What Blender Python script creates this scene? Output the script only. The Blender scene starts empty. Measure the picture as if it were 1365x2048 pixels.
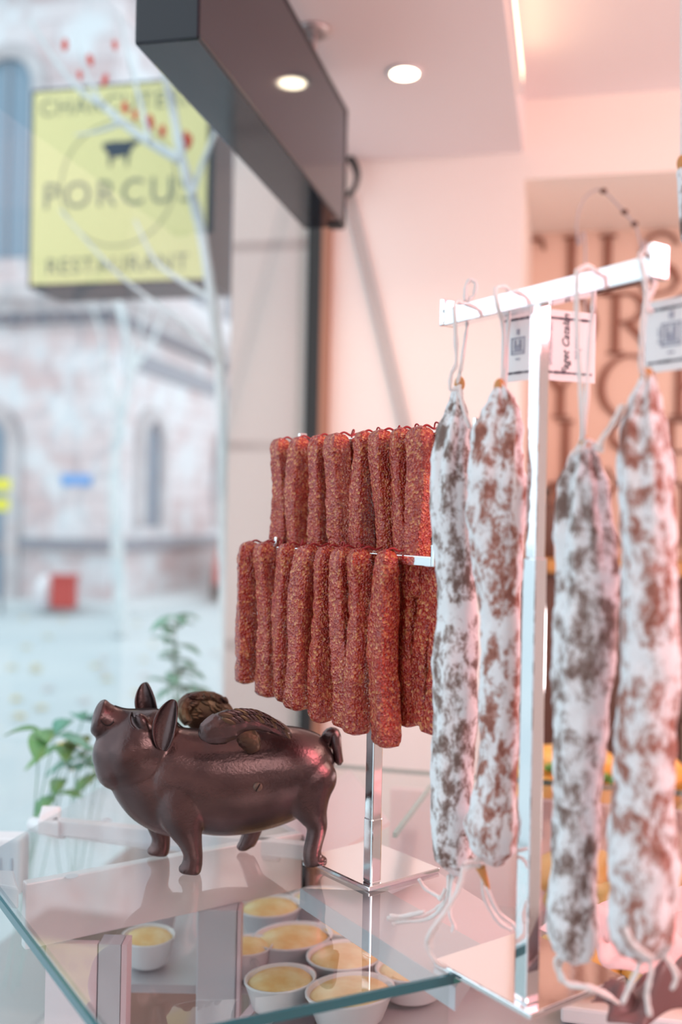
import bpy, math, random
from mathutils import Vector, Matrix, noise
random.seed(7)
S = bpy.context.scene
COL = S.collection
TH = math.radians(13)
SN, CS = math.sin(TH), math.cos(TH)

# ------------------------------------------------------------ camera
EYE = 1.65
RS = 0.02; RC = math.sqrt(1 - RS * RS)
FPX, PX0, PY0 = 1990.0, 682.5, 1031.0
cam_d = bpy.data.cameras.new('camera')
cam = bpy.data.objects.new('camera', cam_d); COL.objects.link(cam)
cam_d.sensor_fit = 'HORIZONTAL'; cam_d.sensor_width = 24.0; cam_d.lens = 24.0 * FPX / 1365.0
cam_d.shift_y = 7.0 / 1365.0
cam_d.clip_start = 0.05; cam_d.clip_end = 300
m = Matrix(((RC, -RS, 0, 0), (0, 0, -1, 0), (RS, RC, 0, EYE), (0, 0, 0, 1)))
cam.matrix_world = m
cam_d.dof.use_dof = True; cam_d.dof.focus_distance = 1.17; cam_d.dof.aperture_fstop = 2.0
S.camera = cam

# ------------------------------------------------------------ sky and light
w = bpy.data.worlds.new('overcast_sky'); S.world = w; w.use_nodes = True
wn = w.node_tree.nodes; wl = w.node_tree.links
bg = wn['Background']; bg.inputs[0].default_value = (0.80, 0.93, 1.0, 1); bg.inputs[1].default_value = 1.9
S.view_settings.view_transform = 'Standard'; S.view_settings.look = 'None'
S.view_settings.exposure = 0.05; S.view_settings.gamma = 1.0; S.view_settings.use_curve_mapping = False

def XY(A, B): return (A * SN + B * CS, A * CS - B * SN)
def W(A, B, z): x, y = XY(A, B); return Vector((x, y, z))

def area(name, loc, target, size, size_y, power, col):
    l = bpy.data.lights.new(name, 'AREA'); l.shape = 'RECTANGLE'; l.size = size; l.size_y = size_y
    l.energy = power; l.color = col
    o = bpy.data.objects.new(name, l); COL.objects.link(o); o.location = loc
    o.rotation_euler = (Vector(target) - Vector(loc)).to_track_quat('-Z', 'Y').to_euler()
    return o
# shop ceiling luminaires: warm pink meat-counter lights
area('counter_light', W(0.9, 1.5, 2.65), (0.0, 1.3, 1.35), 0.5, 1.2, 40, (1.0, 0.34, 0.38))
area('ceiling_light', W(-0.5, 1.6, 2.66), W(0.5, 0.8, 0.8), 1.4, 1.4, 42, (1.0, 0.80, 0.77))
area('ceiling_light', W(2.0, 1.6, 2.80), W(2.6, 0.6, 1.2), 0.8, 0.8, 22, (1.0, 0.84, 0.70))

# unseen uplight added on the right to brighten the ceiling
area('added_uplight', W(2.45, 1.6, 1.25), W(1.4, .5, 2.72), 1.4, .3, 17, (1.0, 0.86, 0.84))

# ------------------------------------------------------------ pixel helpers (photo 1365x2048 -> point at real distance)
def ray(px, py):
    dx, dy = px - PX0, py - PY0
    return (RC * dx + RS * dy) / FPX, -(-RS * dx + RC * dy) / FPX
def atd(px, py, Y): u, v = ray(px, py); return Vector((u * Y, Y, EYE + v * Y))
def atz(px, py, z): u, v = ray(px, py); Y = (z - EYE) / v; return Vector((u * Y, Y, z))
def onA(px, py, A):
    u, v = ray(px, py); Y = A / (u * SN + CS); return Vector((u * Y, Y, EYE + v * Y))
def onB(px, py, B):
    u, v = ray(px, py); Y = B / (u * CS - SN); return Vector((u * Y, Y, EYE + v * Y))
def toAB(p): return (p[0] * SN + p[1] * CS, p[0] * CS - p[1] * SN, p[2])

# ------------------------------------------------------------ mesh collector
class MB:
    def __init__(s): s.v = []; s.f = []; s.uv = None
    def add(s, V, F):
        n = len(s.v); s.v += [Vector(p) for p in V]; s.f += [tuple(i + n for i in f) for f in F]; return s
    def hexa(s, P):
        return s.add(P, [(0, 3, 2, 1), (4, 5, 6, 7), (0, 1, 5, 4), (1, 2, 6, 5), (2, 3, 7, 6), (3, 0, 4, 7)])
    def box(s, x0, x1, y0, y1, z0, z1):
        return s.hexa([(x0, y0, z0), (x1, y0, z0), (x1, y1, z0), (x0, y1, z0), (x0, y0, z1), (x1, y0, z1), (x1, y1, z1), (x0, y1, z1)])
    def boxAB(s, A0, A1, B0, B1, z0, z1):
        return s.hexa([W(A0, B0, z0), W(A0, B1, z0), W(A1, B1, z0), W(A1, B0, z0), W(A0, B0, z1), W(A0, B1, z1), W(A1, B1, z1), W(A1, B0, z1)])
    def obox(s, c, ux, uy, uz, hx, hy, hz):
        c = Vector(c); ux = Vector(ux).normalized() * hx; uy = Vector(uy).normalized() * hy; uz = Vector(uz).normalized() * hz
        return s.hexa([c - ux - uy - uz, c + ux - uy - uz, c + ux + uy - uz, c - ux + uy - uz, c - ux - uy + uz, c + ux - uy + uz, c + ux + uy + uz, c - ux + uy + uz])
    def bar(s, p, q, hw, hh, up=(0, 0, 1)):
        p = Vector(p); q = Vector(q); d = (q - p); L = d.length; d.normalize(); up = Vector(up)
        sd = d.cross(up).normalized(); u2 = sd.cross(d)
        return s.obox((p + q) / 2, d, sd, u2, L / 2, hw, hh)
    def prism(s, pts, z0, z1):
        n = len(pts)
        V = [(p[0], p[1], z0) for p in pts] + [(p[0], p[1], z1) for p in pts]
        F = [tuple(range(n - 1, -1, -1)), tuple(range(n, 2 * n))] + [(i, (i + 1) % n, n + (i + 1) % n, n + i) for i in range(n)]
        return s.add(V, F)
    def loft(s, rings, cap=True):
        n = len(rings[0]); V = [p for r in rings for p in r]; F = []
        for i in range(len(rings) - 1):
            for j in range(n):
                a, b = i * n + j, i * n + (j + 1) % n
                F.append((a, b, b + n, a + n))
        if cap:
            F.append(tuple(range(n - 1, -1, -1))); F.append(tuple((len(rings) - 1) * n + k for k in range(n)))
        return s.add(V, F)
    def tube(s, pts, r, n=10, sub=6, rough=0.0, seed=0.0):
        P = spline(pts, sub); N = len(P); rings = []
        ref = Vector((0.3, 0.2, 0.93))
        for i, p in enumerate(P):
            t = (P[min(i + 1, N - 1)] - P[max(i - 1, 0)]).normalized()
            a = t.cross(ref)
            if a.length < 0.05: a = t.cross(Vector((1, 0, 0)))
            a.normalize(); b = t.cross(a)
            rr = r(i / (N - 1)) if callable(r) else r
            rr = rr * (1 + rough * noise.noise(p * 220 + Vector((seed, 0, 0))))
            rings.append([p + (a * math.cos(k * math.tau / n) + b * math.sin(k * math.tau / n)) * rr for k in range(n)])
        return s.loft(rings)
    def ellipsoid(s, c, r, n=24, m=14, rot=None):
        c = Vector(c); rings = []
        for i in range(1, m):
            ph = math.pi * i / m
            ring = []
            for k in range(n):
                a = math.tau * k / n
                v = Vector((r[0] * math.sin(ph) * math.cos(a), r[1] * math.sin(ph) * math.sin(a), -r[2] * math.cos(ph)))
                if rot: v = rot @ v
                ring.append(c + v)
            rings.append(ring)
        n0 = len(s.v); s.loft(rings, cap=False)
        e = Vector((0, 0, r[2]));
        if rot: e = rot @ e
        nb = len(s.v); s.v += [c - e, c + e]; L = n0 + (m - 2) * n
        for k in range(n):
            s.f.append((nb, n0 + (k + 1) % n, n0 + k)); s.f.append((nb + 1, L + k, L + (k + 1) % n))
        return s
    def lathe(s, c, prof, n=28):
        c = Vector(c)
        rings = [[c + Vector((r * math.cos(k * math.tau / n), r * math.sin(k * math.tau / n), z)) for k in range(n)] for r, z in prof]
        return s.loft(rings)
    def build(s, name, mat, parent=None, smooth=False, local=False, bevel=0, **kw):
        off = Vector((0, 0, 0))
        if parent is not None and not local:
            q = parent
            while q: off += Vector(q.location); q = q.parent
        me = bpy.data.meshes.new(name)
        me.from_pydata([tuple(v - off) for v in s.v], [], s.f); me.validate(); me.update()
        import bmesh
        b = bmesh.new(); b.from_mesh(me); bmesh.ops.recalc_face_normals(b, faces=b.faces); b.to_mesh(me); b.free()
        if smooth:
            for p in me.polygons: p.use_smooth = True
        me.materials.append(mat)
        o = bpy.data.objects.new(name, me); COL.objects.link(o); o.parent = parent
        if bevel:
            bm = o.modifiers.new('bevel', 'BEVEL'); bm.width = bevel; bm.segments = 2; bm.limit_method = 'ANGLE'
        for k, v in kw.items(): o[k] = v
        return o

def spline(pts, sub=6):
    P = [Vector(p) for p in pts]
    if len(P) < 3 or sub <= 1: return P
    out = []
    for i in range(len(P) - 1):
        p0 = P[max(i - 1, 0)]; p1 = P[i]; p2 = P[i + 1]; p3 = P[min(i + 2, len(P) - 1)]
        for k in range(sub):
            t = k / sub
            out.append(0.5 * ((2 * p1) + (p2 - p0) * t + (2 * p0 - 5 * p1 + 4 * p2 - p3) * t * t + (3 * p1 - p0 - 3 * p2 + p3) * t ** 3))
    out.append(P[-1]); return out
def interp(tab, s):
    if s <= tab[0][0]: return tab[0][1]
    for (a, va), (b, vb) in zip(tab, tab[1:]):
        if s <= b:
            t = (s - a) / (b - a); t = t * t * (3 - 2 * t) if False else t
            return va + (vb - va) * t
    return tab[-1][1]
def thing(name, label, cat, loc=(0, 0, 0), group=None, rotz=0):
    o = bpy.data.objects.new(name, None); COL.objects.link(o); o.location = loc; o.rotation_euler = (0, 0, rotz)
    o.empty_display_size = 0.05
    o['label'] = label; o['category'] = cat
    if group: o['group'] = group
    return o
def tag(o, label, cat, group=None):
    o['label'] = label; o['category'] = cat
    if group: o['group'] = group
    return o
def struct(o): o['kind'] = 'structure'; return o

# ------------------------------------------------------------ materials
def mat(name, col, rough=0.5, metal=0.0, spec=0.5, bump=0.0, bscale=50, vary=None, vscale=5, emit=None, estr=0, coat=0, sss=0, tr=0):
    m = bpy.data.materials.new(name); m.use_nodes = True
    nt = m.node_tree; b = nt.nodes['Principled BSDF']
    b.inputs['Base Color'].default_value = (*col, 1); b.inputs['Roughness'].default_value = rough
    b.inputs['Metallic'].default_value = metal; b.inputs['Specular IOR Level'].default_value = spec
    if coat: b.inputs['Coat Weight'].default_value = coat; b.inputs['Coat Roughness'].default_value = 0.15
    if emit: b.inputs['Emission Color'].default_value = (*emit, 1); b.inputs['Emission Strength'].default_value = estr
    if sss: b.inputs['Subsurface Weight'].default_value = sss; b.inputs['Subsurface Radius'].default_value = (0.01, 0.003, 0.002)
    tc = nt.nodes.new('ShaderNodeTexCoord')
    if vary:
        n = nt.nodes.new('ShaderNodeTexNoise'); n.inputs['Scale'].default_value = vscale; n.inputs['Detail'].default_value = 6
        nt.links.new(tc.outputs['Object'], n.inputs['Vector'])
        r = nt.nodes.new('ShaderNodeValToRGB'); r.color_ramp.elements[0].position = .35; r.color_ramp.elements[1].position = .65
        r.color_ramp.elements[0].color = (*col, 1); r.color_ramp.elements[1].color = (*vary, 1)
        nt.links.new(n.outputs['Fac'], r.inputs['Fac']); nt.links.new(r.outputs['Color'], b.inputs['Base Color'])
    if bump:
        n = nt.nodes.new('ShaderNodeTexNoise'); n.inputs['Scale'].default_value = bscale; n.inputs['Detail'].default_value = 5
        nt.links.new(tc.outputs['Object'], n.inputs['Vector'])
        bp = nt.nodes.new('ShaderNodeBump'); bp.inputs['Strength'].default_value = bump; bp.inputs['Distance'].default_value = 0.002
        nt.links.new(n.outputs['Fac'], bp.inputs['Height']); nt.links.new(bp.outputs['Normal'], b.inputs['Normal'])
    return m
def glass_mat(name, tint, refl_gain=1.0, ior=1.5, rough=0.0):
    m = bpy.data.materials.new(name); m.use_nodes = True; nt = m.node_tree; nt.nodes.clear()
    out = nt.nodes.new('ShaderNodeOutputMaterial'); mix = nt.nodes.new('ShaderNodeMixShader')
    t = nt.nodes.new('ShaderNodeBsdfTransparent'); t.inputs[0].default_value = (*tint, 1)
    g = nt.nodes.new('ShaderNodeBsdfGlossy'); g.inputs['Roughness'].default_value = rough
    fr = nt.nodes.new('ShaderNodeFresnel'); fr.inputs[0].default_value = ior
    mu = nt.nodes.new('ShaderNodeMath'); mu.operation = 'MULTIPLY'; mu.use_clamp = True; mu.inputs[1].default_value = refl_gain
    ge = nt.nodes.new('ShaderNodeNewGeometry'); inv = nt.nodes.new('ShaderNodeMath'); inv.operation = 'SUBTRACT'; inv.inputs[0].default_value = 1.0
    m2 = nt.nodes.new('ShaderNodeMath'); m2.operation = 'MULTIPLY'
    nt.links.new(ge.outputs['Backfacing'], inv.inputs[1]); nt.links.new(inv.outputs[0], m2.inputs[1]); nt.links.new(mu.outputs[0], m2.inputs[0])
    nt.links.new(fr.outputs[0], mu.inputs[0]); nt.links.new(m2.outputs[0], mix.inputs[0])
    nt.links.new(t.outputs[0], mix.inputs[1]); nt.links.new(g.outputs[0], mix.inputs[2]); nt.links.new(mix.outputs[0], out.inputs[0])
    return m
M = {}
M['ceiling'] = mat('ceiling_paint', (.80, .70, .70), .8)
M['wall'] = mat('wall_paint', (.84, .77, .72), .8)
M['recess'] = mat('recess_paint', (.74, .56, .46), .8)
M['floor'] = mat('floor_tile', (.45, .40, .38), .4)
M['letter'] = mat('brown_letter', (.24, .10, .065), .6)
M['chrome'] = mat('chrome', (.86, .86, .88), .07, 1.0, bump=.03, bscale=30)
M['steel'] = mat('brushed_steel', (.62, .60, .62), .25, 1.0)
M['gloss_dark'] = mat('glossy_dark_panel', (.012, .014, .022), .06, 0.0, .45)
M['edge_dark'] = mat('dark_edge', (.02, .02, .022), .35)
M['black'] = mat('black_rubber', (.02, .02, .02), .5)
M['jamb'] = mat('brown_jamb', (.34, .16, .10), .5)
M['cable'] = mat('grey_cable', (.42, .40, .41), .45)
M['rodpaint'] = mat('rod_metal', (.50, .45, .45), .35, .6)
M['white'] = mat('white_enamel', (.80, .77, .79), .3)
M['rail'] = mat('rail_aluminium', (.80, .74, .76), .35, .15)
M['grey'] = mat('grey_profile', (.60, .60, .65), .4, .1)
M['pinkpanel'] = mat('pink_panel', (.78, .58, .62), .4)
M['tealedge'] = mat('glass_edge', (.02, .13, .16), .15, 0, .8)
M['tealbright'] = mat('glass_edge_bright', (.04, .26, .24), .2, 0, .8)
M['shelf'] = mat('shelf_steel', (.58, .57, .60), .3, .4)
M['grill'] = mat('ribbed_black', (.12, .10, .13), .5)
M['glasstop'] = glass_mat('counter_glass', (.94, .97, .965), 2.0)
M['window'] = glass_mat('window_glass', (.965, .98, .98), 1.0)
M['red_string'] = mat('red_string', (.32, .015, .02), .6)
M['string'] = mat('white_string', (.80, .78, .77), .9, bump=.6, bscale=900)
M['iron'] = mat('cast_iron_bronze', (.085, .055, .056), .27, .88, bump=.20, bscale=300, vary=(.14, .088, .086), vscale=22)
M['feather'] = mat('feather_bronze', (.17, .11, .065), .40, .8, bump=.3, bscale=120, vary=(.09, .05, .045), vscale=40)
M['screw'] = mat('old_screw', (.16, .11, .09), .5, .8, bump=.3, bscale=500)
M['seam'] = mat('seam_shadow', (.02, .012, .012), .6, .5)
M['paper'] = mat('label_paper', (.80, .79, .80), .7)
M['ink'] = mat('label_ink', (.10, .09, .12), .7)
M['inklight'] = mat('label_ink_light', (.35, .35, .42), .7)
M['wood'] = mat('shelf_wood', (.55, .30, .09), .5, vary=(.45, .22, .07), vscale=12)
M['darkwood'] = mat('dark_cabinet', (.11, .055, .04), .6)
M['beige'] = mat('beige_front', (.52, .42, .30), .6)
M['pie'] = mat('golden_filling', (.84, .52, .20), .5, bump=.9, bscale=90, vary=(.94, .80, .46), vscale=28)
M['pastry'] = mat('golden_pastry', (.80, .42, .08), .45, bump=.8, bscale=60, vary=(.88, .60, .22), vscale=18)
M['dish'] = mat('white_dish', (.80, .78, .80), .25)
M['pinkpaper'] = mat('pink_paper', (.86, .56, .56), .8)
M['plum'] = mat('plum_brown_wrap', (.17, .085, .085), .35)
M['leafgreen'] = mat('leaf_green', (.05, .24, .08), .5, vary=(.14, .34, .06), vscale=15)
M['leafteal'] = mat('leaf_teal', (.06, .24, .17), .5, vary=(.12, .36, .25), vscale=15)
M['leafyellow'] = mat('leaf_yellow', (.70, .48, .08), .5)
M['leafstreak'] = mat('leaf_and_streak_red', (.62, .05, .02), .5)
M['bark'] = mat('pale_bark', (.70, .72, .72), .7, vary=(.55, .58, .60), vscale=8)
M['road'] = mat('road_asphalt', (.48, .53, .55), .7, vary=(.53, .57, .58), vscale=.6)
M['pave'] = mat('pavement', (.58, .60, .61), .8)
M['signyellow'] = mat('sign_yellow', (.76, .68, .32), .45)
M['signtext'] = mat('sign_grey_ink', (.20, .21, .16), .6)
M['signink'] = mat('sign_dark_ink', (.03, .05, .08), .6)
M['signframe'] = mat('sign_frame', (.04, .045, .06), .45)
M['winblue'] = mat('far_window_glass', (.20, .28, .36), .15)
M['slate'] = mat('weathered_slate', (.24, .25, .29), .6)
M['red'] = mat('red_paint', (.50, .06, .05), .5)
M['cartop'] = mat('car_glass', (.05, .07, .09), .15)
M['blueplate'] = mat('blue_enamel', (.16, .36, .70), .4)
M['yellowp'] = mat('yellow_paint', (.80, .70, .05), .5)
M['lampglow'] = mat('lamp_glow', (1, .9, .75), .5, emit=(1, .86, .62), estr=9)
M['ledglow'] = mat('led_glow', (1, .9, .7), .5, emit=(1, .80, .50), estr=3)
M['grid'] = mat('soil', (.20, .13, .10), .9)
M['planter'] = mat('planter_clay', (.62, .45, .40), .8)

def stone_mat(name, c1, c2, c3, mortar, bw=.9, rh=.38):
    m = bpy.data.materials.new(name); m.use_nodes = True; nt = m.node_tree; b = nt.nodes['Principled BSDF']
    b.inputs['Roughness'].default_value = .85
    tc = nt.nodes.new('ShaderNodeTexCoord'); sep = nt.nodes.new('ShaderNodeSeparateXYZ'); nt.links.new(tc.outputs['Object'], sep.inputs[0])
    ad = nt.nodes.new('ShaderNodeMath'); ad.operation = 'ADD'
    # walls run along x and y of the object: use x+y as the running coordinate
    nt.links.new(sep.outputs['X'], ad.inputs[0]); nt.links.new(sep.outputs['Y'], ad.inputs[1])
    cb = nt.nodes.new('ShaderNodeCombineXYZ'); nt.links.new(ad.outputs[0], cb.inputs['X']); nt.links.new(sep.outputs['Z'], cb.inputs['Y'])
    br = nt.nodes.new('ShaderNodeTexBrick'); br.inputs['Scale'].default_value = 1.0
    br.inputs['Brick Width'].default_value = bw; br.inputs['Row Height'].default_value = rh; br.inputs['Mortar Size'].default_value = .02
    br.inputs['Color1'].default_value = (*c1, 1); br.inputs['Color2'].default_value = (*c2, 1); br.inputs['Mortar'].default_value = (*mortar, 1)
    nt.links.new(cb.outputs[0], br.inputs['Vector'])
    n = nt.nodes.new('ShaderNodeTexNoise'); n.inputs['Scale'].default_value = 1.3; n.inputs['Detail'].default_value = 3
    nt.links.new(tc.outputs['Object'], n.inputs['Vector'])
    r = nt.nodes.new('ShaderNodeValToRGB'); r.color_ramp.elements[0].position = .45; r.color_ramp.elements[1].position = .62
    nt.links.new(n.outputs['Fac'], r.inputs['Fac'])
    mx = nt.nodes.new('ShaderNodeMix'); mx.data_type = 'RGBA'; mx.inputs[7].default_value = (*c3, 1)
    nt.links.new(r.outputs['Color'], mx.inputs[0]); nt.links.new(br.outputs['Color'], mx.inputs[6]); nt.links.new(mx.outputs[2], b.inputs['Base Color'])
    return m
M['stone'] = stone_mat('sandstone_blocks', (.58, .43, .43), (.70, .62, .63), (.70, .69, .71), (.50, .42, .43))
M['stonepink'] = stone_mat('pink_sandstone', (.70, .52, .48), (.76, .62, .58), (.72, .64, .62), (.55, .45, .44))
M['tan'] = stone_mat('tan_stone_reveal', (.56, .49, .46), (.58, .51, .475), (.56, .50, .47), (.40, .34, .32), 8.0, .62)
M['stonetrim'] = mat('carved_stone_trim', (.46, .41, .42), .85, vary=(.58, .54, .55), vscale=2)

def sausage_mat():
    m = bpy.data.materials.new('dried_sausage'); m.use_nodes = True; nt = m.node_tree; b = nt.nodes['Principled BSDF']
    tc = nt.nodes.new('ShaderNodeTexCoord')
    v = nt.nodes.new('ShaderNodeTexVoronoi'); v.inputs['Scale'].default_value = 360; v.inputs['Randomness'].default_value = 1
    n0 = nt.nodes.new('ShaderNodeTexNoise'); n0.inputs['Scale'].default_value = 90; n0.inputs['Detail'].default_value = 4
    mixv = nt.nodes.new('ShaderNodeMix'); mixv.data_type = 'RGBA'; mixv.inputs[0].default_value = .004
    nt.links.new(tc.outputs['Object'], n0.inputs['Vector']); nt.links.new(tc.outputs['Object'], mixv.inputs[6]); nt.links.new(n0.outputs['Color'], mixv.inputs[7])
    nt.links.new(mixv.outputs[2], v.inputs['Vector'])
    r = nt.nodes.new('ShaderNodeValToRGB'); e = r.color_ramp.elements
    e[0].position = .0; e[0].color = (.30, .012, .010, 1)
    e[1].position = 1.0; e[1].color = (.68, .30, .12, 1)
    x = e.new(.45); x.color = (.40, .034, .018, 1); x = e.new(.80); x.color = (.50, .095, .04, 1)
    sp = nt.nodes.new('ShaderNodeSeparateColor'); nt.links.new(v.outputs['Color'], sp.inputs[0]); nt.links.new(sp.outputs[0], r.inputs['Fac'])
    # large scale tone drift
    n2 = nt.nodes.new('ShaderNodeTexNoise'); n2.inputs['Scale'].default_value = 24; nt.links.new(tc.outputs['Object'], n2.inputs['Vector'])
    mx = nt.nodes.new('ShaderNodeMix'); mx.data_type = 'RGBA'; mx.blend_type = 'MULTIPLY'; mx.inputs[0].default_value = .7
    r2 = nt.nodes.new('ShaderNodeValToRGB'); r2.color_ramp.elements[0].color = (.74, .62, .60, 1); r2.color_ramp.elements[1].color = (1.1, 1.05, 1.0, 1)
    r2.color_ramp.elements[0].position = .35; r2.color_ramp.elements[1].position = .65
    nt.links.new(n2.outputs['Fac'], r2.inputs['Fac']); nt.links.new(r.outputs['Color'], mx.inputs[6]); nt.links.new(r2.outputs['Color'], mx.inputs[7])
    nt.links.new(mx.outputs[2], b.inputs['Base Color'])
    b.inputs['Roughness'].default_value = .22; b.inputs['Specular IOR Level'].default_value = .75
    b.inputs['Subsurface Weight'].default_value = .12; b.inputs['Subsurface Radius'].default_value = (.006, .001, .0006); b.inputs['Subsurface Scale'].default_value = .6
    n3 = nt.nodes.new('ShaderNodeTexNoise'); n3.inputs['Scale'].default_value = 230; n3.inputs['Detail'].default_value = 3; nt.links.new(tc.outputs['Object'], n3.inputs['Vector'])
    bp = nt.nodes.new('ShaderNodeBump'); bp.inputs['Strength'].default_value = 1.0; bp.inputs['Distance'].default_value = .0022
    ad = nt.nodes.new('ShaderNodeMath'); ad.operation = 'ADD'
    nt.links.new(n3.outputs['Fac'], ad.inputs[0]); nt.links.new(v.outputs['Distance'], ad.inputs[1]); nt.links.new(ad.outputs[0], bp.inputs['Height'])
    nt.links.new(bp.outputs['Normal'], b.inputs['Normal'])
    return m
M['sausage'] = sausage_mat()

def salami_mat(name, bare, mould_lo, mould_hi):
    m = bpy.data.materials.new(name); m.use_nodes = True; nt = m.node_tree; b = nt.nodes['Principled BSDF']
    tc = nt.nodes.new('ShaderNodeTexCoord')
    n = nt.nodes.new('ShaderNodeTexNoise'); n.inputs['Scale'].default_value = 62; n.inputs['Detail'].default_value = 9; n.inputs['Roughness'].default_value = .74; n.inputs['Distortion'].default_value = .25
    mp = nt.nodes.new('ShaderNodeMapping'); mp.inputs['Scale'].default_value = (1, 1, .6)
    nt.links.new(tc.outputs['Object'], mp.inputs[0]); nt.links.new(mp.outputs[0], n.inputs['Vector'])
    r = nt.nodes.new('ShaderNodeValToRGB'); e = r.color_ramp.elements
    e[0].position = .40; e[0].color = (*bare, 1); e[1].position = .53; e[1].color = (*mould_hi, 1)
    x = e.new(.445); x.color = (bare[0] * 1.6, bare[1] * 1.9, bare[2] * 2.0, 1); x = e.new(.48); x.color = (*mould_lo, 1)
    nt.links.new(n.outputs['Fac'], r.inputs['Fac']); nt.links.new(r.outputs['Color'], b.inputs['Base Color'])
    b.inputs['Roughness'].default_value = .75; b.inputs['Specular IOR Level'].default_value = .3
    bp = nt.nodes.new('ShaderNodeBump'); bp.inputs['Strength'].default_value = .7; bp.inputs['Distance'].default_value = .002
    nt.links.new(n.outputs['Fac'], bp.inputs['Height']); nt.links.new(bp.outputs['Normal'], b.inputs['Normal'])
    return m
M['salami'] = salami_mat('mould_dusted_casing', (.17, .115, .10), (.44, .40, .40), (.76, .79, .82))
M['salami_red'] = salami_mat('mould_dusted_red_casing', (.25, .10, .075), (.48, .40, .39), (.76, .78, .81))
M['knot'] = mat('casing_knot', (.55, .25, .08), .6)

def text_mesh(txt, name, m_, mw, parent, size=1.0, extrude=.01, shear=0, spacing=1.0, offset=0.0, local=True):
    c = bpy.data.curves.new(name, 'FONT'); c.body = txt; c.size = size; c.extrude = extrude; c.align_x = 'CENTER'; c.align_y = 'CENTER'
    c.shear = shear; c.space_character = spacing; c.offset = offset; c.resolution_u = 4
    t = bpy.data.objects.new(name + '_t', c); COL.objects.link(t)
    dg = bpy.context.evaluated_depsgraph_get(); me = bpy.data.meshes.new_from_object(t.evaluated_get(dg))
    bpy.data.objects.remove(t, do_unlink=True)
    me.name = name; me.transform(mw); me.materials.clear(); me.materials.append(m_)
    o = bpy.data.objects.new(name, me); COL.objects.link(o)
    if parent is not None:
        off = Vector(); q = parent
        while q: off += Vector(q.location); q = q.parent
        me.transform(Matrix.Translation(-off)); o.parent = parent
    return o
def frame_mat(origin, right, up):
    r = Vector(right).normalized(); u = Vector(up).normalized(); n = r.cross(u)
    return Matrix(((r.x, u.x, n.x, origin[0]), (r.y, u.y, n.y, origin[1]), (r.z, u.z, n.z, origin[2]), (0, 0, 0, 1)))

# ============================================================ SETTING: the shop room
BG = -0.77          # window glass plane
AW = 2.94           # far wall
BS = -0.155         # ceiling step
ZC, ZR = 2.72, 2.87
struct(MB().boxAB(-2.0, 4.2, BG, 4.0, -.1, 0).build('floor', M['floor']))
struct(MB().boxAB(-2.0, AW, BG + .004, BS, ZC, ZC + .25).build('ceiling', M['ceiling']))
struct(MB().boxAB(-2.0, AW, BS, 4.0, ZR, ZR + .1).build('ceiling', M['ceiling']))
fw = MB()
fw.boxAB(AW, AW + .75, BG + .034, -.150, 0, ZC + .25)
fw.boxAB(AW, AW + .75, -.150, 4.0, 2.64, ZR + .1)
struct(fw.build('wall_far', M['wall']))
rw = MB(); rw.boxAB(3.50, 3.60, -.150, 4.0, 0, 2.64)
recess = struct(rw.build('wall_recess', M['recess']))
struct(MB().boxAB(-2.0, AW + .7, 3.3, 3.4, 0, ZR + .1).build('wall_right', M['wall']))
struct(MB().boxAB(-2.1, -2.0, BG, 3.4, 0, ZR + .1).build('wall_back', M['wall']))
struct(MB().boxAB(-2.1, AW, BG - .06, BG + .03, -.1, .25).build('wall_left', M['tan']))
# window
wf = MB(); wf.boxAB(2.905, AW - .002, BG - .02, BG + .022, .25, ZC)
win = MB().boxAB(-2.0, 2.905, BG - .005, BG, .25, ZC).build('window_1', M['window'])
struct(win)
jm = wf.build('window_frame', M['black'], win)
MB().boxAB(2.90, AW - .001, BG + .024, BG + .048, .25, ZC).build('window_jamb', M['jamb'], win)
# outside stone reveal
struct(MB().boxAB(2.945, 3.45, -1.045, BG - .022, -.1, 6).build('trim_1', M['tan']))

# raised writing on the recess wall (serif capitals built from strokes)
def ribbon(mb, pts, widths, org, ux, uz, t=.012, nrm=None):
    P = [Vector((p[0], p[1], 0)) for p in pts]; n = len(P)
    Lp, Rp = [], []
    for i in range(n):
        d = (P[min(i + 1, n - 1)] - P[max(i - 1, 0)]).normalized(); s = Vector((-d.y, d.x, 0))
        Lp.append(P[i] + s * widths[i] / 2); Rp.append(P[i] - s * widths[i] / 2)
    def w3(p, k): return org + ux * p.x + uz * p.y + nrm * (t * k)
    for i in range(n - 1):
        q = [Rp[i], Rp[i + 1], Lp[i + 1], Lp[i]]
        mb.hexa([w3(p, 0) for p in q] + [w3(p, 1) for p in q])
def arc(cx, cy, rx, ry, a0, a1, n=26, thin=.045, thick=.125, sl=0):
    pts, ws = [], []
    for i in range(n + 1):
        a = math.radians(a0 + (a1 - a0) * i / n)
        pts.append((cx + rx * math.cos(a), cy + ry * math.sin(a))); ws.append(thin + (thick - thin) * abs(math.cos(a)) ** 1.5)
    return pts, ws
def line(x0, y0, x1, y1, w): return [(x0, y0), (x1, y1)], [w, w]
def serif(x, y, w=.26): return line(x - w / 2, y, x + w / 2, y, .04)
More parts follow.
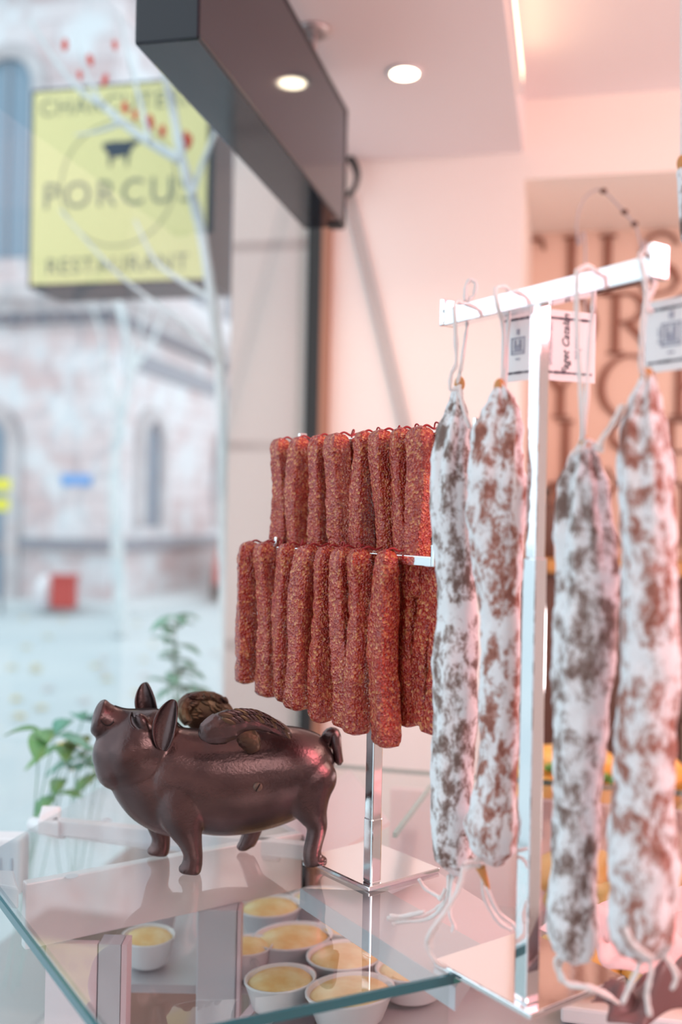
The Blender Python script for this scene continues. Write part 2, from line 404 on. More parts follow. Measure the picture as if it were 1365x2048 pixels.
GL = {
 'I': [line(.15, 0, .15, 1, .125), serif(.15, .02), serif(.15, .98)],
 'T': [line(.4, 0, .4, 1, .125), serif(.4, .02), line(0, .97, .8, .97, .06), line(.02, .97, -.02, .80, .05), line(.78, .97, .82, .80, .05)],
 'R': [line(.15, 0, .15, 1, .125), serif(.15, .02), serif(.12, .98), (arc(.3, .76, .27, .235, 90, -90)), line(.15, .995, .31, .995, .045), line(.15, .52, .31, .52, .045), line(.33, .52, .78, 0, .12)],
 'P': [line(.15, 0, .15, 1, .125), serif(.15, .02), serif(.12, .98), (arc(.3, .74, .30, .255, 90, -90)), line(.15, .99, .31, .99, .045), line(.15, .485, .31, .485, .045)],
 'O': [arc(.48, .5, .46, .52, 0, 360, 40)],
 'C': [arc(.50, .5, .46, .52, 48, 312, 34), line(.80, .70, .83, .96, .05), line(.80, .30, .83, .10, .05)],
 'K': [line(.15, 0, .15, 1, .125), serif(.15, .02), serif(.15, .98), line(.15, .42, .72, .98, .05), line(.33, .58, .80, 0, .12), serif(.72, .98, .22), serif(.82, .02, .22)],
 'Y': [line(.4, 0, .4, .48, .125), serif(.4, .02), line(.4, .45, .05, .98, .12), line(.4, .45, .74, .98, .05), serif(.05, .98, .22), serif(.76, .98, .2)],
 'J': [line(.35, .12, .35, 1, .125), serif(.35, .98), arc(.16, .12, .19, .20, 0, -120, 10)],
 'S': [([(.60, .80), (.52, .94), (.36, 1.0), (.18, .94), (.08, .78), (.14, .62), (.34, .50), (.54, .38), (.62, .22), (.52, .06), (.32, -.01), (.12, .05), (.04, .22)],
        [.05, .05, .05, .06, .09, .12, .13, .12, .09, .06, .05, .05, .05])],
}
bx, by = XY(0, 1); UB = Vector((bx, by, 0)); NA = Vector((-XY(1, 0)[0], -XY(1, 0)[1], 0))
H = .212
rows = [(2.415, [('T', -.28), ('I', -.045), ('I', .075), ('S', .205), ('T', .40), ('O', .62), ('I', .90)]),
        (2.215, [('O', -.135), ('R', .105), ('C', .305), ('I', .56), ('A', .7), ('S', .88)]),
        (2.000, [('Y', -.125), ('C', .085), ('K', .315), ('I', .56), ('O', .66)]),
        (1.785, [('J', -.095), ('S', .11), ('P', .29), ('I', .53), ('C', .63)]),
        (1.575, [('I', -.08), ('O', .10), ('R', .34), ('T', .58)])]
for z, row in rows:
    for ch, b0 in row:
        if ch not in GL: continue
        mb = MB(); org = W(3.499, b0, z)
        for pts, ws in GL[ch]:
            ribbon(mb, [(p[0] * H, p[1] * H * .97) for p in pts], [x * H * .9 for x in ws], org, UB, Vector((0, 0, 1)), .012, NA)
        mb.build('wall_letter', M['letter'], recess)

# recess shelf and cabinet
cab = thing('back_cabinet', 'dark brown back counter cabinet with a wooden top standing in the lettered recess', 'cabinet', W(3.3, 0.9, 0))
MB().boxAB(3.08, 3.495, -.14, 3.2, 1.49, 1.53).build('wooden_top', M['wood'], cab, bevel=.003)
MB().boxAB(3.12, 3.495, -.14, 3.2, 0, 1.488).build('body', M['darkwood'], cab)
for b0 in (.34, .95, 1.56):
    d = MB().boxAB(3.10, 3.119, b0, b0 + .58, .25, 1.05).build('drawer', M['beige'], cab)
    MB().boxAB(3.088, 3.0995, b0 + .04, b0 + .54, .98, 1.0).build('handle', M['steel'], d)
    MB().boxAB(3.10, 3.119, b0, b0 + .58, 1.07, 1.16).build('drawer', M['beige'], cab)
def bottle(A, B, h, r, label, m1, cap, group=None):
    t = thing('bottle', label, 'bottle', W(A, B, 1.53), group)
    MB().lathe(W(A, B, 1.53), [(r * .9, 0), (r, .01), (r, h * .6), (r * .7, h * .72), (r * .35, h * .8), (r * .33, h * .93)]).build('body', m1, t, True)
    MB().lathe(W(A, B, 1.53), [(r * .4, h * .93), (r * .4, h)]).build('cap', cap, t, True)
bottle(3.2, -.075, .22, .032, 'dark brown bottle on the wooden back counter close to the recess corner', M['darkwood'], M['black'])
bottle(3.2, .42, .23, .045, 'brown bottle with a yellow cap on the wooden back counter at the right border', M['darkwood'], M['yellowp'])
bx_ = thing('tea_box', 'beige carton on the wooden back counter below the lettering', 'box', W(3.16, .36, 1.53))
MB().boxAB(3.11, 3.17, .335, .385, 1.53, 1.60).build('carton', M['beige'], bx_)
MB().boxAB(3.108, 3.1105, .34, .38, 1.55, 1.575).build('carton_label', M['dish'], bx_)
MB().boxAB(3.11, 3.17, .335, .385, 1.60, 1.607).build('lid', M['dish'], bx_)

# ------------------------------------------------------------ ceiling fittings
def downlight(p, label):
    t = thing('downlight', label, 'ceiling lamp', (p.x, p.y, ZC))
    c = Vector((p.x, p.y, ZC))
    MB().lathe(c, [(.036, -.001), (.044, -.001), (.044, -.006), (.034, -.006)]).build('ring', M['white'], t, True)
    MB().lathe(c, [(.0, -.004), (.033, -.004), (.033, -.008), (.0, -.009)]).build('diffuser', M['lampglow'], t, True)
    l = bpy.data.lights.new('spot', 'SPOT'); l.energy = 9; l.color = (1, .78, .66); l.spot_size = 2.2; l.spot_blend = .6; l.shadow_soft_size = .03
    o = bpy.data.objects.new('spot_lamp', l); COL.objects.link(o); o.parent = t; o.location = (0, 0, -.02)
downlight(atz(810, 143, ZC), 'round white recessed ceiling spot glowing alone in the pink ceiling')
led = thing('led_strip', 'warm glowing LED strip along the step of the ceiling', 'light strip', W(.9, BS, ZR))
MB().boxAB(-.6, 2.62, BS + .002, BS + .012, ZC + .045, ZC + .10).build('glowing_strip', M['ledglow'], led)
MB().boxAB(-.6, 2.62, BS + .002, BS + .014, ZC + .03, ZC + .044).build('profile_lip', M['white'], led)

# hanging dark box (light box seen from behind) with suspension rod
bz0, bz1 = 2.352, 2.637
hb = thing('hanging_light_box', 'long dark glossy box hung above the shop window on a thin rod', 'light box', W(1.9, -.59, bz1))
BA0, BA1, BB0, BB1 = 1.385, 2.36, -.654, -.550
MB().boxAB(BA0, BA1, BB0, BB1, bz0, bz1).build('casing', M['gloss_dark'], hb, bevel=.004)
e = MB()
e.boxAB(BA1 - .012, BA1 + .001, BB1, BB1 + .002, bz0, bz1); e.boxAB(BA0, BA1, BB1, BB1 + .002, bz1 - .008, bz1 + .001); e.boxAB(BA0, BA1, BB1, BB1 + .002, bz0, bz0 + .006)
e.build('edge_trim', M['edge_dark'], hb)
MB().boxAB(BA1 - .035, BA1 - .002, BB1 - .035, BB1 - .001, bz0 - .006, bz0 - .0005).build('corner_cap', M['black'], hb)
pc = atz(628, 60, ZC)
MB().tube([(pc.x, pc.y, bz1 - .01), (pc.x, pc.y, ZC)], .0085, 14).build('rod', M['rodpaint'], hb, True)
MB().lathe(pc, [(.0, -.012), (.030, -.011), (.040, -.006), (.040, 0)]).build('canopy', M['rodpaint'], hb, True)
pc2 = W(1.55, -.59, ZC)
MB().tube([(pc2.x, pc2.y, bz1 - .01), (pc2.x, pc2.y, ZC)], .0085, 14).build('rod', M['rodpaint'], hb, True)
MB().lathe(pc2, [(.0, -.012), (.030, -.011), (.040, -.006), (.040, 0)]).build('canopy', M['rodpaint'], hb, True)
# cable loop and the two long cables on the far wall
hk = MB()
hk.tube([onA(x, y, 2.90) for x, y in [(672, 306), (700, 320), (714, 350), (708, 378), (688, 392), (672, 388)]], .0085, 10)
hk.tube([onA(x, y, 2.89) for x, y in [(674, 300), (706, 316), (718, 346), (712, 372), (694, 388)]], .005, 10)
tag(hk.build('cable_loop', M['black'], None, True), 'thick black cable loop on the wall behind the dark hanging box', 'cable')
for k, (xa, xb) in enumerate(((690, 812), (706, 828))):
    cb = MB().tube([onA(xa, 388, 2.93), onA((xa + xb) / 2, 640, 2.93), onA(xb, 900, 2.93), onA(xb + 14, 1010, 2.93)], .0045, 8)
    tag(cb.build('hanging_cable', M['cable'], None, True), ('thin grey cable running down the far wall, the left of the pair' if k == 0 else 'thin grey cable running down the far wall, the right of the pair'), 'cable', 'pair of grey cables on the far wall')
wl_ = thing('wire_loop', 'thin pale wire arched before the recess with small dark beads', 'wire', onA(1240, 470, 2.2))
wp = [onA(x, y, 2.2) for x, y in [(1172, 540), (1158, 490), (1155, 440), (1168, 400), (1190, 381), (1208, 382), (1232, 405), (1254, 430), (1272, 452), (1284, 500), (1292, 560)]]
wp = [wp[0] + Vector((0, 0, -.9))] + wp + [wp[-1] + Vector((0, 0, -.9))]
MB().tube(wp, .0022, 6).build('wire', M['cable'], wl_, True)
for x, y in ((1208, 382), (1250, 424), (1270, 448)):
    MB().ellipsoid(onA(x, y, 2.2), (.008, .008, .006), 10, 8).build('bead', M['darkwood'], wl_, True)

# ============================================================ THE GLASS COUNTER
ZT = 1.2
P0 = Vector((-.183, .841, 0)); P1 = Vector((.119, .985, 0))
Q = Vector(XY(1.76, .70) + (0,))
Cc = Vector(XY(1.76, -.742) + (0,)); Dd = Vector((-.458, 1.268, 0))
ctr = thing('glass_counter', 'glass topped display counter with white rails under the glass beside the window', 'display counter', (0, 1.3, 0))
poly = [P0, P1, Q, Cc, Dd]
MB().prism(poly, ZT - .010, ZT).build('glass_top', M['glasstop'], ctr)
def edge(a, b, name, m_, w=.0035, z0=ZT - .0102, z1=ZT - .0008):
    d = (b - a).normalized(); n = Vector((d.y, -d.x, 0))
    mb = MB(); mb.prism([a, b, b + n * w, a + n * w], z0, z1); return mb.build(name, m_, ctr)
edge(P0, P1, 'glass_edge', M['tealedge']); edge(P1, Q, 'glass_edge', M['tealbright']); edge(Dd, P0, 'glass_edge', M['tealedge'])
edge(Q, Cc, 'glass_edge', M['tealbright'], .002)
# vertical panes under the top
def pane(a, b, z0, z1, name='side_pane', w=.004):
    d = (b - a).normalized(); n = Vector((-d.y, d.x, 0)) * w
    MB().prism([a, b, b + n, a + n], z0, z1).build(name, M['glasstop'], ctr)
pane(P0 + Vector((.004, .008, 0)), P1 + Vector((-.002, .006, 0)), .62, ZT - .011); pane(Dd + Vector((.012, .0, 0)), P0 + Vector((.004, .010, 0)), .62, ZT - .011)
# rails (z just below the glass)
def at3(px, py, z=1.187): return atz(px, py, z)
def rail(p, q, w, h, name, m_, z=1.187, parent=ctr, bev=.002):
    d = (q - p).normalized(); n = Vector((-d.y, d.x, 0))      # body lies on the far side of the line p-q
    mb = MB(); mb.prism([p, q, q + n * w, p + n * w], z - h, z); return mb.build(name, m_, parent, bevel=bev)
rail(at3(52, 1768), at3(606, 1666), .016, .082, 'front_rail', M['rail'])
rail(at3(100, 1640), at3(306, 1660), .018, .022, 'rear_rail', M['rail'])
rail(at3(306, 1660), at3(610, 1690), .018, .022, 'rear_rail', M['rail'])
MB().prism([at3(75, 1640), at3(118, 1646), at3(122, 1612), at3(84, 1610)], 1.165, 1.187).build('corner_block', M['white'], ctr, bevel=.003)
MB().prism([at3(-20, 1766), at3(38, 1776), at3(28, 1740), at3(-20, 1738)], 1.160, 1.187).build('corner_block', M['white'], ctr, bevel=.003)
for (x, y) in ((144, 1753), (214, 1640)):
    p = at3(x, y, 1.1875); MB().lathe(p, [(0, 0), (.008, 0), (.008, .0009), (0, .0009)], 20).build('screw_cover', M['grey'], ctr)
MB().tube([atz(64, 1648, 1.165), atz(128, 1664, 1.165)], .011, 16).build('hinge_barrel', M['white'], ctr, True)
MB().tube([atz(140, 1662, 1.165), atz(322, 1688, 1.165)], .010, 16).build('roller_tube', M['white'], ctr, True)
MB().tube([atz(322, 1688, 1.165), atz(560, 1712, 1.165)], .008, 16).build('roller_tube', M['grey'], ctr, True)
bp = atz(22, 1680, 1.16)
MB().box(bp.x - .028, bp.x + .022, bp.y - .02, bp.y + .02, 1.085, 1.168).build('hinge_bracket', M['white'], ctr, bevel=.005)
for dx in (-.010, .006): MB().box(bp.x + dx, bp.x + dx + .003, bp.y - .022, bp.y - .0205, 1.095, 1.14).build('bracket_slot', M['grey'], ctr)
# wide grey frame beam running under the joint, pink inner face
g0, g1, g2, g3 = [at3(*p, 1.182) for p in ((600, 1776), (912, 1976), (776, 1782), (969, 1891))]
ext = (g3 - g2).normalized()
MB().prism([g0, g1, g3 + ext * -.0, g2], 1.158, 1.182).build('frame_beam', M['grey'], ctr, bevel=.001)
MB().prism([at3(780, 1781), at3(972, 1889), at3(1085, 1868), at3(880, 1738)], 1.160, 1.1815).build('pink_strip', M['pinkpanel'], ctr)
# pink shelf board left of the stand pole (seen under the glass behind the stand)
MB().prism([at3(606, 1664), at3(640, 1716), at3(780, 1640), at3(700, 1534), at3(560, 1640)], 1.178, 1.184).build('pink_strip', M['pinkpanel'], ctr)
tb0, tb1 = at3(790, 1670), at3(862, 1574)
edge2 = MB().bar(tb0, tb1, .003, .004); edge2.build('inner_glass_edge', M['tealbright'], ctr)
# posts
for (x, y, wx, m_) in ((437, 1702, .027, 'grey'),):
    p = at3(x, y); p.y += .002
    MB().box(p.x - wx, p.x + wx, p.y, p.y + .03, .3, 1.105).build('post', M[m_], ctr, bevel=.002)
    MB().box(p.x + wx + .001, p.x + wx + .006, p.y, p.y + .03, .3, 1.105).build('post_lining', M['pinkpanel'], ctr)
p = at3(165, 1752); p.y += .002
MB().box(p.x - .045, p.x + .02, p.y, p.y + .012, .3, 1.10).build('side_panel', M['pinkpanel'], ctr)
MB().box(p.x + .022, p.x + .050, p.y, p.y + .03, .3, 1.10).build('post', M['grey'], ctr)
MB().box(p.x + .051, p.x + .058, p.y, p.y + .03, .3, 1.10).build('post_lining', M['pinkpanel'], ctr)
# display shelf inside with ribbed grilles
ZS = .985
MB().prism([(-.33, 1.40), (-.115, 1.40), (-.10, 1.19), (.02, 1.13), (.36, 1.28), (.56, 1.72), (-.05, 1.76), (-.30, 1.62)], ZS - .012, ZS).build('display_shelf', M['shelf'], ctr)
def strip(p, q, w, m_, name, dz=.0):
    a, b = atz(*p, ZS), atz(*q, ZS); d = (b - a).normalized(); n = Vector((d.y, -d.x, 0)) * w
    MB().prism([a, b, b + n, a + n], ZS + .001 + dz, ZS + .006 + dz).build(name, M[m_], ctr)
strip((470, 1960), (620, 1790), .05, 'grey', 'shelf_divider'); strip((480, 2048), (668, 1830), .012, 'pinkpanel', 'shelf_divider', .004)
strip((540, 2060), (720, 1850), .05, 'grill', 'ribbed_grille')
MB().prism([(-.5, 1.25), (-.183, .86), (.115, 1.0), (.66, 1.36), (.55, 1.72), (-.32, 1.84)], .60, .62).build('case_floor', M['white'], ctr)
MB().boxAB(1.73, 1.75, -.30, .69, .62, 1.17).build('rear_panel', M['pinkpanel'], ctr)
MB().prism([(-.47, 1.26), (-.183, .855), (.12, 1.0), (.68, 1.40), (.56, 1.76), (-.33, 1.87)], .0, .598).build('plinth', M['white'], ctr)

# second case behind, to the right, with golden pastries
c2 = thing('pastry_counter', 'glass topped pastry case behind the hanging cured sausages', 'display counter', W(2.2, .5, 0))
MB().boxAB(1.80, 2.75, -.22, 1.6, 0, .96).build('body', M['pinkpanel'], c2)
MB().boxAB(1.80, 2.75, -.22, 1.6, .962, .975).build('shelf', M['white'], c2)
MB().boxAB(1.80, 1.806, -.22, 1.6, .976, 1.15).build('front_pane', M['glasstop'], c2)

# quiches in dishes: individual things
def pie(px, py, r, z, label, oval=1.0, rot=0.0):
    c = atz(px, py, z) if not isinstance(px, Vector) else px
    t = thing('savoury_pie', label, 'pie', (c.x, c.y, z), 'golden pies in white dishes inside the glass counter')
    def lat(prof, n=30):
        mb = MB(); rings = []
        for rr, zz in prof:
            ring = []
            for k in range(n):
                a = k * math.tau / n; x, y = rr * math.cos(a) * oval, rr * math.sin(a)
                ring.append(c + Vector((x * math.cos(rot) - y * math.sin(rot), x * math.sin(rot) + y * math.cos(rot), zz)))
            rings.append(ring)
        mb.loft(rings); return mb
    lat([(r * .70, 0), (r * .78, .004), (r, .036), (r * 1.04, .038), (r * 1.04, .041), (r * .97, .040), (r * .9, .030)]).build('dish', M['dish'], t, True)
    lat([(r * .90, .026), (r * .95, .034), (r * .8, .040), (r * .4, .044), (r * .02, .045)]).build('filling', M['pie'], t, True)
pp = [(540, 1862, .042, 'small yellow pie in a white dish, up front beside the grey post', 1.2), (492, 1945, .034, 'round yellow pie in a white dish right of the grey post', 1.1),
      (585, 1925, .046, 'pale yellow pie in an oval white dish behind the ribbed grille', 1.3), (700, 1900, .040, 'yellow pie in a white dish under the stand corner', 1.2),
      (690, 1965, .046, 'bright yellow pie in a white dish beside the ribbed grille', 1.2), (770, 1915, .048, 'wide golden pie in a white dish in the middle of the shelf', 1.25),
      (828, 1990, .044, 'golden pie in an oval white dish close to the glass corner', 1.25), (845, 1900, .040, 'pale golden pie in a white dish under the grey beam', 1.2),
      (310, 1862, .036, 'small pale pie in a white dish seen left of the grey post', 1.0), (296, 1925, .038, 'yellow pie in a white dish left of the grey post, the lower one', 1.0)]
pp += [(640, 1842, .040, 'pale yellow pie in a white dish at the back under the pig rear leg', 1.2), (560, 2015, .040, 'pie in a white dish near the front glass edge beside the grey post', 1.2),
       (700, 2040, .046, 'golden pie in an oval white dish nearest the front glass edge', 1.3), (905, 1950, .040, 'golden pie in a white dish partly under the corner of the chrome rack foot', 1.2)]
for x, y, r, lb, ov in pp: pie(x, y, r, ZS + .006, lb, ov, .5)
# pastries
def pastry(c, r, seed, label, m_='pastry'):
    mb = MB(); mb.ellipsoid(c, (r, r * .8, r * .62), 26, 16)
    for v in mb.v:
        d = (v - c); k = 1 + .28 * noise.noise(d * 26 + Vector((seed, 0, 0))) + .10 * noise.noise(d * 70 + Vector((seed, 3, 0)))
        v.xyz = c + d * k
    tag(mb.build('pastry', M[m_], None, True), label, 'pastry', label.replace('pastry', 'pastries'))
k = 0
for row, (A, z) in enumerate(((1.93, .975), (2.07, .975), (2.21, .975), (2.35, .975), (2.0, 1.04), (2.14, 1.04), (2.28, 1.04), (2.14, 1.105))):
    for B in [b_ * .115 - .10 + (row % 2) * .05 for b_ in range(7)]:
        k += 1
        pastry(W(A + random.uniform(-.012, .012), B, z + .036), .058 + random.uniform(-.006, .006), k * 3.7, 'golden baked pastry in the heap behind the hanging cured sausages')
for row, (A, z) in enumerate(((1.40, 1.012), (1.50, 1.012), (1.62, 1.012), (1.44, 1.075), (1.56, 1.075))):
    for B in [b_ * .11 + .02 + (row % 2) * .05 for b_ in range(int(1 + (A - 1.10) / .115))]:
        k += 1
        pastry(W(A + random.uniform(-.01, .01), B, z + .036), .056 + random.uniform(-.006, .006), k * 3.7, 'golden baked pastry on the tray under the glass right of the chrome rack')
MB().boxAB(1.34, 1.70, .0, .60, .990, 1.012).build('serving_tray', M['dish'], ctr, bevel=.004)
# green garnish sprigs
for x, y, lb in ((1108, 1536, 'small green herb sprig on the pastries left of the third cured sausage'), (1216, 1556, 'small green herb sprig on the pastries between the two right cured sausages')):
    c = onA(x, y, 2.10); mb = MB()
    for q_ in range(6):
        a = q_ * 1.05; mb.ellipsoid(c + Vector((.012 * math.cos(a), .008 * math.sin(a), .006 * math.sin(a * 2))), (.009, .005, .007), 8, 6)
    tag(mb.build('herb_sprig', M['leafgreen'], None, True), lb, 'herb')

# ============================================================ chrome stands
R1 = Vector((.616, -.788, 0)); N1 = Vector((-.788, -.616, 0))
def crossbar(root, c, d, L, hh, hw, plate_up, name='crossbar', ehw=None):
    b = MB().bar(c - d * L, c + d * L, hw, hh).build(name, M['chrome'], root, bevel=.001)
    for sgn in (-1, 1):
        e_ = c + d * (sgn * (L + .003))
        n = Vector((-d.y, d.x, 0))
        MB().obox(e_ + Vector((0, 0, (plate_up) / 2)), d, n, (0, 0, 1), .003, ehw or hw, hh + plate_up / 2).build('end_plate', M['chrome'], root, bevel=.0015)
bpL, bpF, bpR = atz(605, 1722, ZT), atz(738, 1785, ZT), atz(880, 1745, ZT)
st = thing('sausage_stand', 'small chrome stand with two crossbars and a square base holding the red dried sausages', 'stand', (bpF.x, bpF.y, ZT))
bk = bpL + bpR - bpF
MB().prism([bpL, bpF, bpR, bk], ZT + .0005, ZT + .006).build('base_plate', M['chrome'], st, bevel=.0012)
pb = atz(744, 1772, ZT)
MB().obox((pb.x, pb.y, ZT + .006 + .27), R1, N1, (0, 0, 1), .0075, .0075, .272).build('pole', M['chrome'], st, bevel=.0015)
MB().obox((pb.x, pb.y, ZT + .045), R1, N1, (0, 0, 1), .0082, .0082, .039).build('pole_sleeve', M['chrome'], st, bevel=.002)
cU = Vector((pb.x, pb.y, 1.742)); cL = Vector((pb.x, pb.y, 1.602)) + N1 * .040 - R1 * .006
crossbar(st, cU, R1, .160, .0055, .0055, .012, ehw=.006); crossbar(st, cL, R1, .147, .0055, .0055, .013, ehw=.0062)
MB().bar(cL, Vector((pb.x, pb.y, 1.602)), .005, .005).build('bracket', M['chrome'], st)

def link(mb, top, length, hw, hd, lean_r, lean_n, seed, twist=0.0, nseg=64, nr=28):
    """one dried sausage hanging from top; square-ish pressed section, wrinkled skin"""
    rings = []
    for i in range(nseg + 1):
        s = i / nseg
        env = min(1.0, (1 - (1 - min(s / .055, 1)) ** 2) ** .5 * .8 + .2 * min(s / .10, 1)) * min(1.0, .30 + .70 * (1 - (1 - min((1 - s) / .045, 1)) ** 2.2) ** .5)
        bow = math.sin(s * math.pi) * .0022 * math.sin(seed) + .0016 * math.sin(s * 7 + seed * 2)
        c = top + R1 * (lean_r * s + bow) + N1 * (lean_n * s + .001 * math.sin(s * 6 + seed)) + Vector((0, 0, -length * s))
        wmod = 1 + .07 * math.sin(s * 5 + seed * 1.7) + .05 * math.sin(s * 11 + seed) + .06 * (s - .5)
        tw = twist + .12 * math.sin(s * 4 + seed)
        ring = []
        for k in range(nr):
            a = math.tau * k / nr; ca, sa = math.cos(a), math.sin(a); pw = .42
            x = math.copysign(abs(ca) ** pw, ca) * hw * env * wmod; y = math.copysign(abs(sa) ** pw, sa) * hd * env * wmod
            q = noise.noise(Vector((x * 120, y * 120, s * 22 + seed * 9))) * .12 + noise.noise(Vector((x * 260, y * 260, s * 70 + seed * 5))) * .05 + noise.noise(Vector((a * 2.2, s * 3, seed))) * .10
            rr = (1 + q * (1.0 if env > .95 else .8)); x *= rr; y *= rr
            xr = x * math.cos(tw) - y * math.sin(tw); yr = x * math.sin(tw) + y * math.cos(tw)
            ring.append(c + R1 * xr + N1 * yr)
        rings.append(ring)
    return mb.loft(rings)
ORD = ['leftmost', 'second from the left', 'third from the left', 'fourth from the left', 'fifth from the left', 'sixth from the left', 'seventh from the left', 'rightmost']
def bar_t(px, c):  # position along a bar whose image is at px
    u = (px - 682.5 + 0) / FPX * 1.0 - .0
    return (u * c.y - c.x) / (R1.x - u * R1.y)
def pair(c0, t, L_front, L_back, hw, lean, seed, which, rowname, group, off=.0190, twist=.0, hd=.0135):
    c = c0 + R1 * t
    lab = 'pair of red dried sausages, ' + which + ' on the ' + rowname + ' chrome crossbar'
    T = thing('sausage_pair', lab, 'sausage', (c.x, c.y, c.z + .006), group)
    f = MB(); link(f, c + N1 * off + Vector((0, 0, .012)), L_front, hw, hd, lean, .006 * math.sin(seed * 3), seed, twist); f.build('sausage', M['sausage'], T, True)
    b = MB(); link(b, c - N1 * off + R1 * .004 + Vector((0, 0, .010)), L_back, hw * .95, hd * .92, lean * .6, .004, seed + 3.3, twist); b.build('sausage', M['sausage'], T, True)
    sx = R1 * random.uniform(.001, .005)
    p = [c + N1 * off + Vector((0, 0, .008)), c + N1 * (off * .6) + sx + Vector((0, 0, .0125)), c + sx + Vector((0, 0, .0092)), c - N1 * (off * .6) + sx + Vector((0, 0, .0125)), c - N1 * off + Vector((0, 0, .007))]
    q = MB().tube(p, .0013, 8, 6, .2)
    if seed % 2 > 1: q.tube([c + sx + Vector((0, 0, .009)), c + sx * 2 + Vector((0, 0, .016)), c + R1 * .010 + Vector((0, 0, .014)), c + R1 * .012 + N1 * .006 + Vector((0, 0, .006))], .001, 6)
    q.build('red_string', M['red_string'], T, True)
low = [(524, .190, .0130, .004), (556, .202, .0142, .012), (598, .202, .0128, .002), (641, .206, .0142, -.008), (680, .216, .0112, -.012), (712, .212, .0132, .010), (748, .214, .0138, .006), (797, .222, .0148, .002)]
for i, (px, L, hw, ln) in enumerate(low):
    pair(cL, bar_t(px, cL) + .000, L, L - random.uniform(.004, .012) - .012, hw, ln, i * 1.37 + .5, ORD[i], 'lower', 'red dried sausages on the lower crossbar', twist=random.uniform(-.25, .35))
pair(cL, .168 - .012, .185, .175, .0125, -.012, 14.2, 'hanging at the very end close to the white cured sausage,', 'lower', 'red dried sausages on the lower crossbar') if False else None
up = [(578, .0138, .012), (613, .0115, .002), (653, .0118, .008), (690, .0142, .000), (740, .0135, .004), (778, .0138, .022), (816, .0122, .018), (856, .0140, .002)]
for i, (px, hw, ln) in enumerate(up):
    pair(cU, bar_t(px, cU) + .006, .196, .188, hw, ln, i * 1.91 + 2.2, ORD[i], 'upper', 'red dried sausages on the upper crossbar', twist=random.uniform(-.2, .3))
# a pair slipped over the lower bar behind its end, lit orange
cc = cL + R1 * .143
T = thing('sausage_pair', 'orange red dried sausage hanging behind the squared end plate of the lower crossbar', 'sausage', (cc.x, cc.y, 1.60), 'red dried sausages on the lower crossbar')
f = MB(); link(f, cc - N1 * .020 + R1 * .0 + Vector((0, 0, .004)), .196, .0125, .013, -.010, .0, 8.1); f.build('sausage', M['sausage'], T, True)
f = MB(); link(f, cc - N1 * .020 - R1 * .024 + Vector((0, 0, .004)), .190, .0115, .0125, -.006, .0, 9.4); f.build('sausage', M['sausage'], T, True)
MB().tube([cc - N1 * .02 + Vector((0, 0, .004)), cc - N1 * .012 - R1 * .006 + Vector((0, 0, .010)), cc - N1 * .02 - R1 * .024 + Vector((0, 0, .003))], .0013, 8).build('red_string', M['red_string'], T, True)

# ---- tall T stand with cured sausages
R2 = Vector((.55, -.835, 0)); N2 = Vector((-.835, -.55, 0))
tF = atz(1062, 2044, ZT); tL = atz(866, 1932, ZT)
dv = (tF - tL).normalized(); nv = Vector((-dv.y, dv.x, 0)); side = (tF - tL).length
ts = thing('sausage_rack', 'tall chrome T shaped stand with a square foot carrying the white cured sausages', 'stand', (tF.x, tF.y, ZT))
MB().prism([tL, tF, tF + nv * side, tL + nv * side], ZT + .0005, ZT + .007).build('base_plate', M['chrome'], ts, bevel=.0015)
tp = Vector((.184, .912, 0)) + Vector((-.004, .006, 0))
ttop = 1.848
MB().obox((tp.x, tp.y, (ZT + .007 + ttop) / 2), R2, N2, (0, 0, 1), .0068, .0068, (ttop - ZT - .007) / 2).build('pole', M['chrome'], ts, bevel=.0015)
MB().obox((tp.x, tp.y, (ZT + .007 + 1.615) / 2), R2, N2, (0, 0, 1), .0082, .0082, (1.615 - ZT - .007) / 2).build('pole_sleeve', M['chrome'], ts, bevel=.0015)
cT = Vector((tp.x, tp.y, 1.856))
crossbar(ts, cT, R2, .130, .0090, .0082, .010, ehw=.010)

def salami(label, prof, d, seed, mname, strings, group='white cured sausages on the chrome rack', depth=0.0, dishes=None, cat='cured sausage'):
    top = atd(prof[0][0], prof[0][1], d)
    T = thing('cured_sausage', label, cat, tuple(top), group)
    pts = [atd(p[0], p[1], d) for p in prof]; rad = [p[2] * d / FPX for p in prof]
    L = [0]
    for a, b in zip(pts, pts[1:]): L.append(L[-1] + (b - a).length)
    tot = L[-1]; n = 130; nr = 56; rings = []
    for i in range(n + 1):
        s = tot * i / n
        for j in range(len(L) - 1):
            if s <= L[j + 1] + 1e-9: break
        t = (s - L[j]) / (L[j + 1] - L[j]); ts_ = t * t * (3 - 2 * t)
        c = pts[j].lerp(pts[j + 1], t); r = rad[j] + (rad[j + 1] - rad[j]) * ts_
        f = s / tot; ring = []
        pleat = max(0, 1 - f / .30) * .26 + .035 + max(0, (f - .92) / .08) * .15
        for k in range(nr):
            a = math.tau * k / nr
            q = 1 + pleat * (math.cos(a * 5 + seed * 2 + f * 3) * .55 + .45 * math.cos(a * 8 + seed + f * 5)) - pleat * .45
            dirv = Vector((math.cos(a), math.sin(a), 0))
            p = c + dirv * r
            q += .12 * noise.noise(p * 22 + Vector((seed, 0, 0))) + .075 * noise.noise(p * 60 + Vector((0, seed, 0))) + .04 * noise.noise(p * 150)
            ring.append(c + dirv * (r * q))
        rings.append(ring)
    MB().loft(rings).build('casing', M[mname], T, True)
    MB().ellipsoid(top + Vector((0, 0, -.004)), (.0055, .0055, .008), 12, 8).build('knot', M['knot'], T, True)
    for pth in strings:
        r = .0021; mb = MB(); mb.tube([atd(x, y, d + dd) for x, y, dd in pth], r, 8, 6, .5, seed)
        mb.build('string', M['string'], T, True)
    return T
